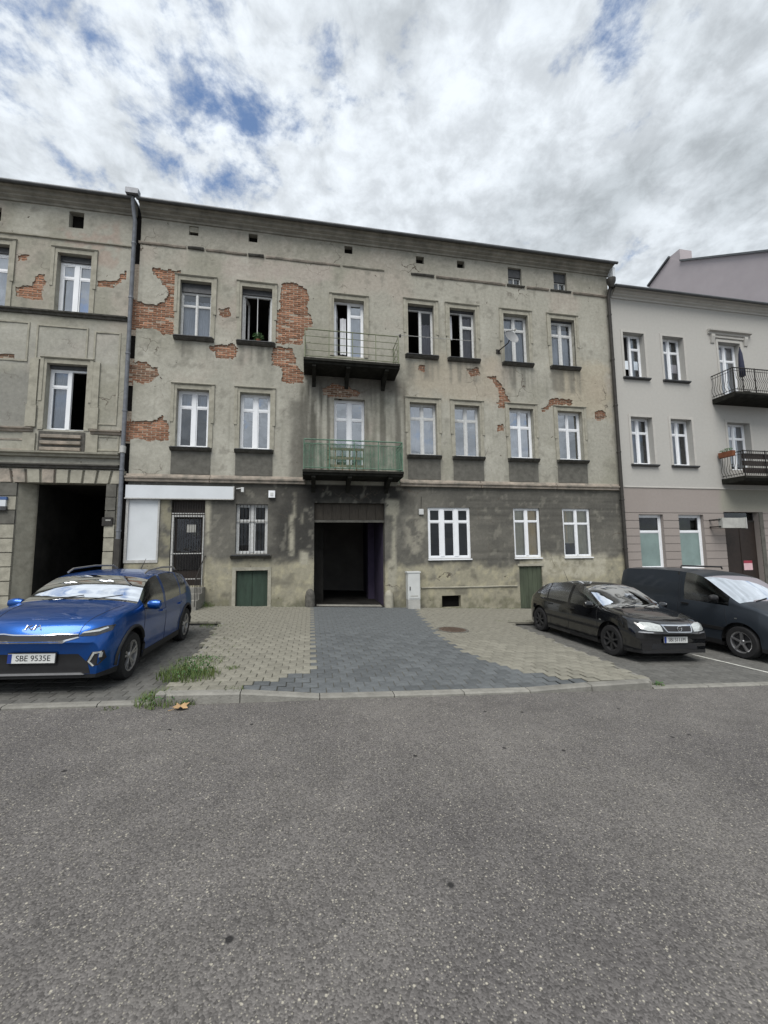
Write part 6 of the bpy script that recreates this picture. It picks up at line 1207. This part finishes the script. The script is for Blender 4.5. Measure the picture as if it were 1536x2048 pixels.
# potted plant in the open window
x0, x1, z0, z1 = Rr['A2']; px_ = x0 + (x1 - x0) * 0.55; pt = thing('potted_plant', (px_, 0.06, z0), 'leafy potted plant on the sill of the wide open window', 'plant')
MB().lathe([(0.0, 0.002), (0.06, 0.002), (0.085, 0.12), (0.09, 0.13), (0.07, 0.13)], (px_, 0.06, z0), 'z', 12).build('pot', 'terracotta', pt, 50); leaves(90, (px_, 0.05, z0 + 0.24), 0.2, 0.12, 0.14, 0.09, 'leaf', 'foliage', pt)
# wall bracket lamp stub, junction box
r = rect(838, 847, 1018, 1029, -0.05); jb = thing('junction_box', ((r[0] + r[1]) / 2, 0, r[2]), 'tiny white junction box left of the wide ground floor window', 'box'); MB().box(r[0], r[1], -0.07, -0.012, r[2], r[3]).build('casing', 'old_white', jb); MB().tube([((r[0] + r[1]) / 2, -0.03, r[3]), ((r[0] + r[1]) / 2 + 0.02, -0.03, r[3] + 0.45)], 0.008, 5).build('cable', 'iron_dark', jb)
r = rect(472, 487, 977, 982, -0.1); wl = thing('lamp_bracket', ((r[0] + r[1]) / 2, 0, r[2]), 'short white lamp bracket beside the end of the shop signboard', 'lamp bracket'); MB().bar((r[0], -0.02, r[3]), (r[1], -0.25, r[3]), 0.03, 0.03).build('arm', 'old_white', wl); MB().box(r[1] - 0.04, r[1] + 0.04, -0.32, -0.24, r[2] - 0.06, r[3] + 0.01).build('head', 'old_white', wl)

# ------------------------------------------------------------------ weeds
def blades(n, c, rad, h, lean, m='grass', b=None):
    b = b or MB()
    for _ in range(n):
        a = random.uniform(0, 2 * math.pi); rr = rad * math.sqrt(random.random()); x, y = c[0] + rr * math.cos(a), c[1] + rr * math.sin(a) * 0.8; z = c[2] - SLOPE * (x - c[0]) - 0.01
        d = random.uniform(0, 2 * math.pi); hh = h * random.uniform(0.4, 1.1) * (1 - 0.5 * rr / rad); w = random.uniform(0.003, 0.007); l = lean * random.uniform(0.2, 1.0) * hh; dx, dy = math.cos(d), math.sin(d)
        P = lambda t, s: (x + dx * l * t * t - dy * w * s * (1 - t), y + dy * l * t * t + dx * w * s * (1 - t), z + hh * (t - 0.25 * lean * t * t))
        b.add([P(0, -1), P(0, 1), P(0.5, 0.9), P(1, 0), P(0.5, -0.9)], [(0, 1, 2, 4), (4, 2, 3)])
    return b
WEEDS = [((378, 1352), 0.42, 0.36, 620, 0.12, 'tall grassy weeds on the left pavement corner, the largest clump'), ((322, 1402), 0.32, 0.24, 420, 0.02, 'spreading green weeds at the left kerb corner by the parking bay'), ((375, 1408), 0.09, 0.16, 60, 0.01, 'small leafy weed at the kerb beside the dry leaf'), ((465, 1335), 0.12, 0.09, 70, 0.12, 'small weed tuft between the beige paving blocks'), ((470, 1378), 0.13, 0.08, 70, 0.12, 'low weed tuft behind the raised left kerb'), ((1318, 1372), 0.10, 0.14, 80, 0.01, 'weed tuft at the right end of the kerb'), ((222, 1416), 0.10, 0.05, 50, 0.01, 'flat grass tuft at the kerb below the blue car'), ((402, 1322), 0.42, 0.14, 300, 0.11, 'short weeds along the left pavement edging'), ((425, 1252), 0.3, 0.10, 130, 0.11, 'weeds where the left edging meets the pavement'), ((398, 1212), 0.5, 0.36, 420, 0.11, 'dense grass at the wall foot behind the blue car')]
for (p, rad, h, n, up, lab) in WEEDS:
    x, y = GP(*p, up); y = min(y, -0.15); t = thing('weed_clump', (x, y, road_z(x) + up), lab, 'weeds', 'weeds in the paving'); blades(n, (x, y, road_z(x) + up), rad, h, 0.8).build('blades', 'grass', t)
    if h > 0.12: leaves(int(n * 0.25), (x, y, road_z(x) + up + h * 0.25), rad * 0.8, rad * 0.6, h * 0.25, 0.035, 'leaf', 'leaves', t)
gr = MB()
for k in range(46): u = random.choice([random.uniform(FX(925, 1217), FX(1035, 1218)), random.uniform(FX(545, 1212), FX(625, 1212)), random.uniform(FX(850, 1216), FX(930, 1216)), random.uniform(FX(925, 1217), FX(1035, 1218))]); blades(12, (u, -0.06, -SLOPE * u), 0.09, 0.07, 0.6, b=gr)
for k in range(110):
    e = random.random(); t = random.random(); u = AL[0][0] + (AL[1][0] - AL[0][0]) * t + abs(random.gauss(0, 0.35)); y = AL[0][1] + (AL[1][1] - AL[0][1]) * t
    blades(5, (u, y, road_z(u) + 0.115), 0.06, 0.05, 0.6, b=gr)
for k in range(40): u = random.uniform(AR_[1][0] - 0.3, AR_[1][0] + 0.8); blades(6, (u, YB + random.uniform(-0.02, 0.15), road_z(u) + 0.11), 0.08, 0.06, 0.6, b=gr)
tag(gr.build('grass', 'grass'), 'thin moss and grass along the wall foot and paving joints', 'grass', kind='stuff')
x, y = GP(364, 1412, 0.02); lf = MB(); n = 14; vs = [(0, 0, 0.03)]
for k in range(n): a = 2 * math.pi * k / n; rr = 0.085 * (1 if k % 2 else 0.62); vs.append((rr * math.cos(a) * 1.2, rr * math.sin(a), 0.012 + 0.05 * random.random()))
lf.add(vs, [(0, 1 + k, 1 + (k + 1) % n) for k in range(n)]); lf.tube([(0, 0, 0.03), (-0.08, -0.03, 0.012), (-0.13, -0.04, 0.006)], 0.003, 5); o = lf.build('dry_leaf', 'leaf_dry'); o.location = (x, y - 0.05, road_z(x) + 0.002); tag(o, 'curled dry brown leaf lying by the kerb on the road', 'leaf')
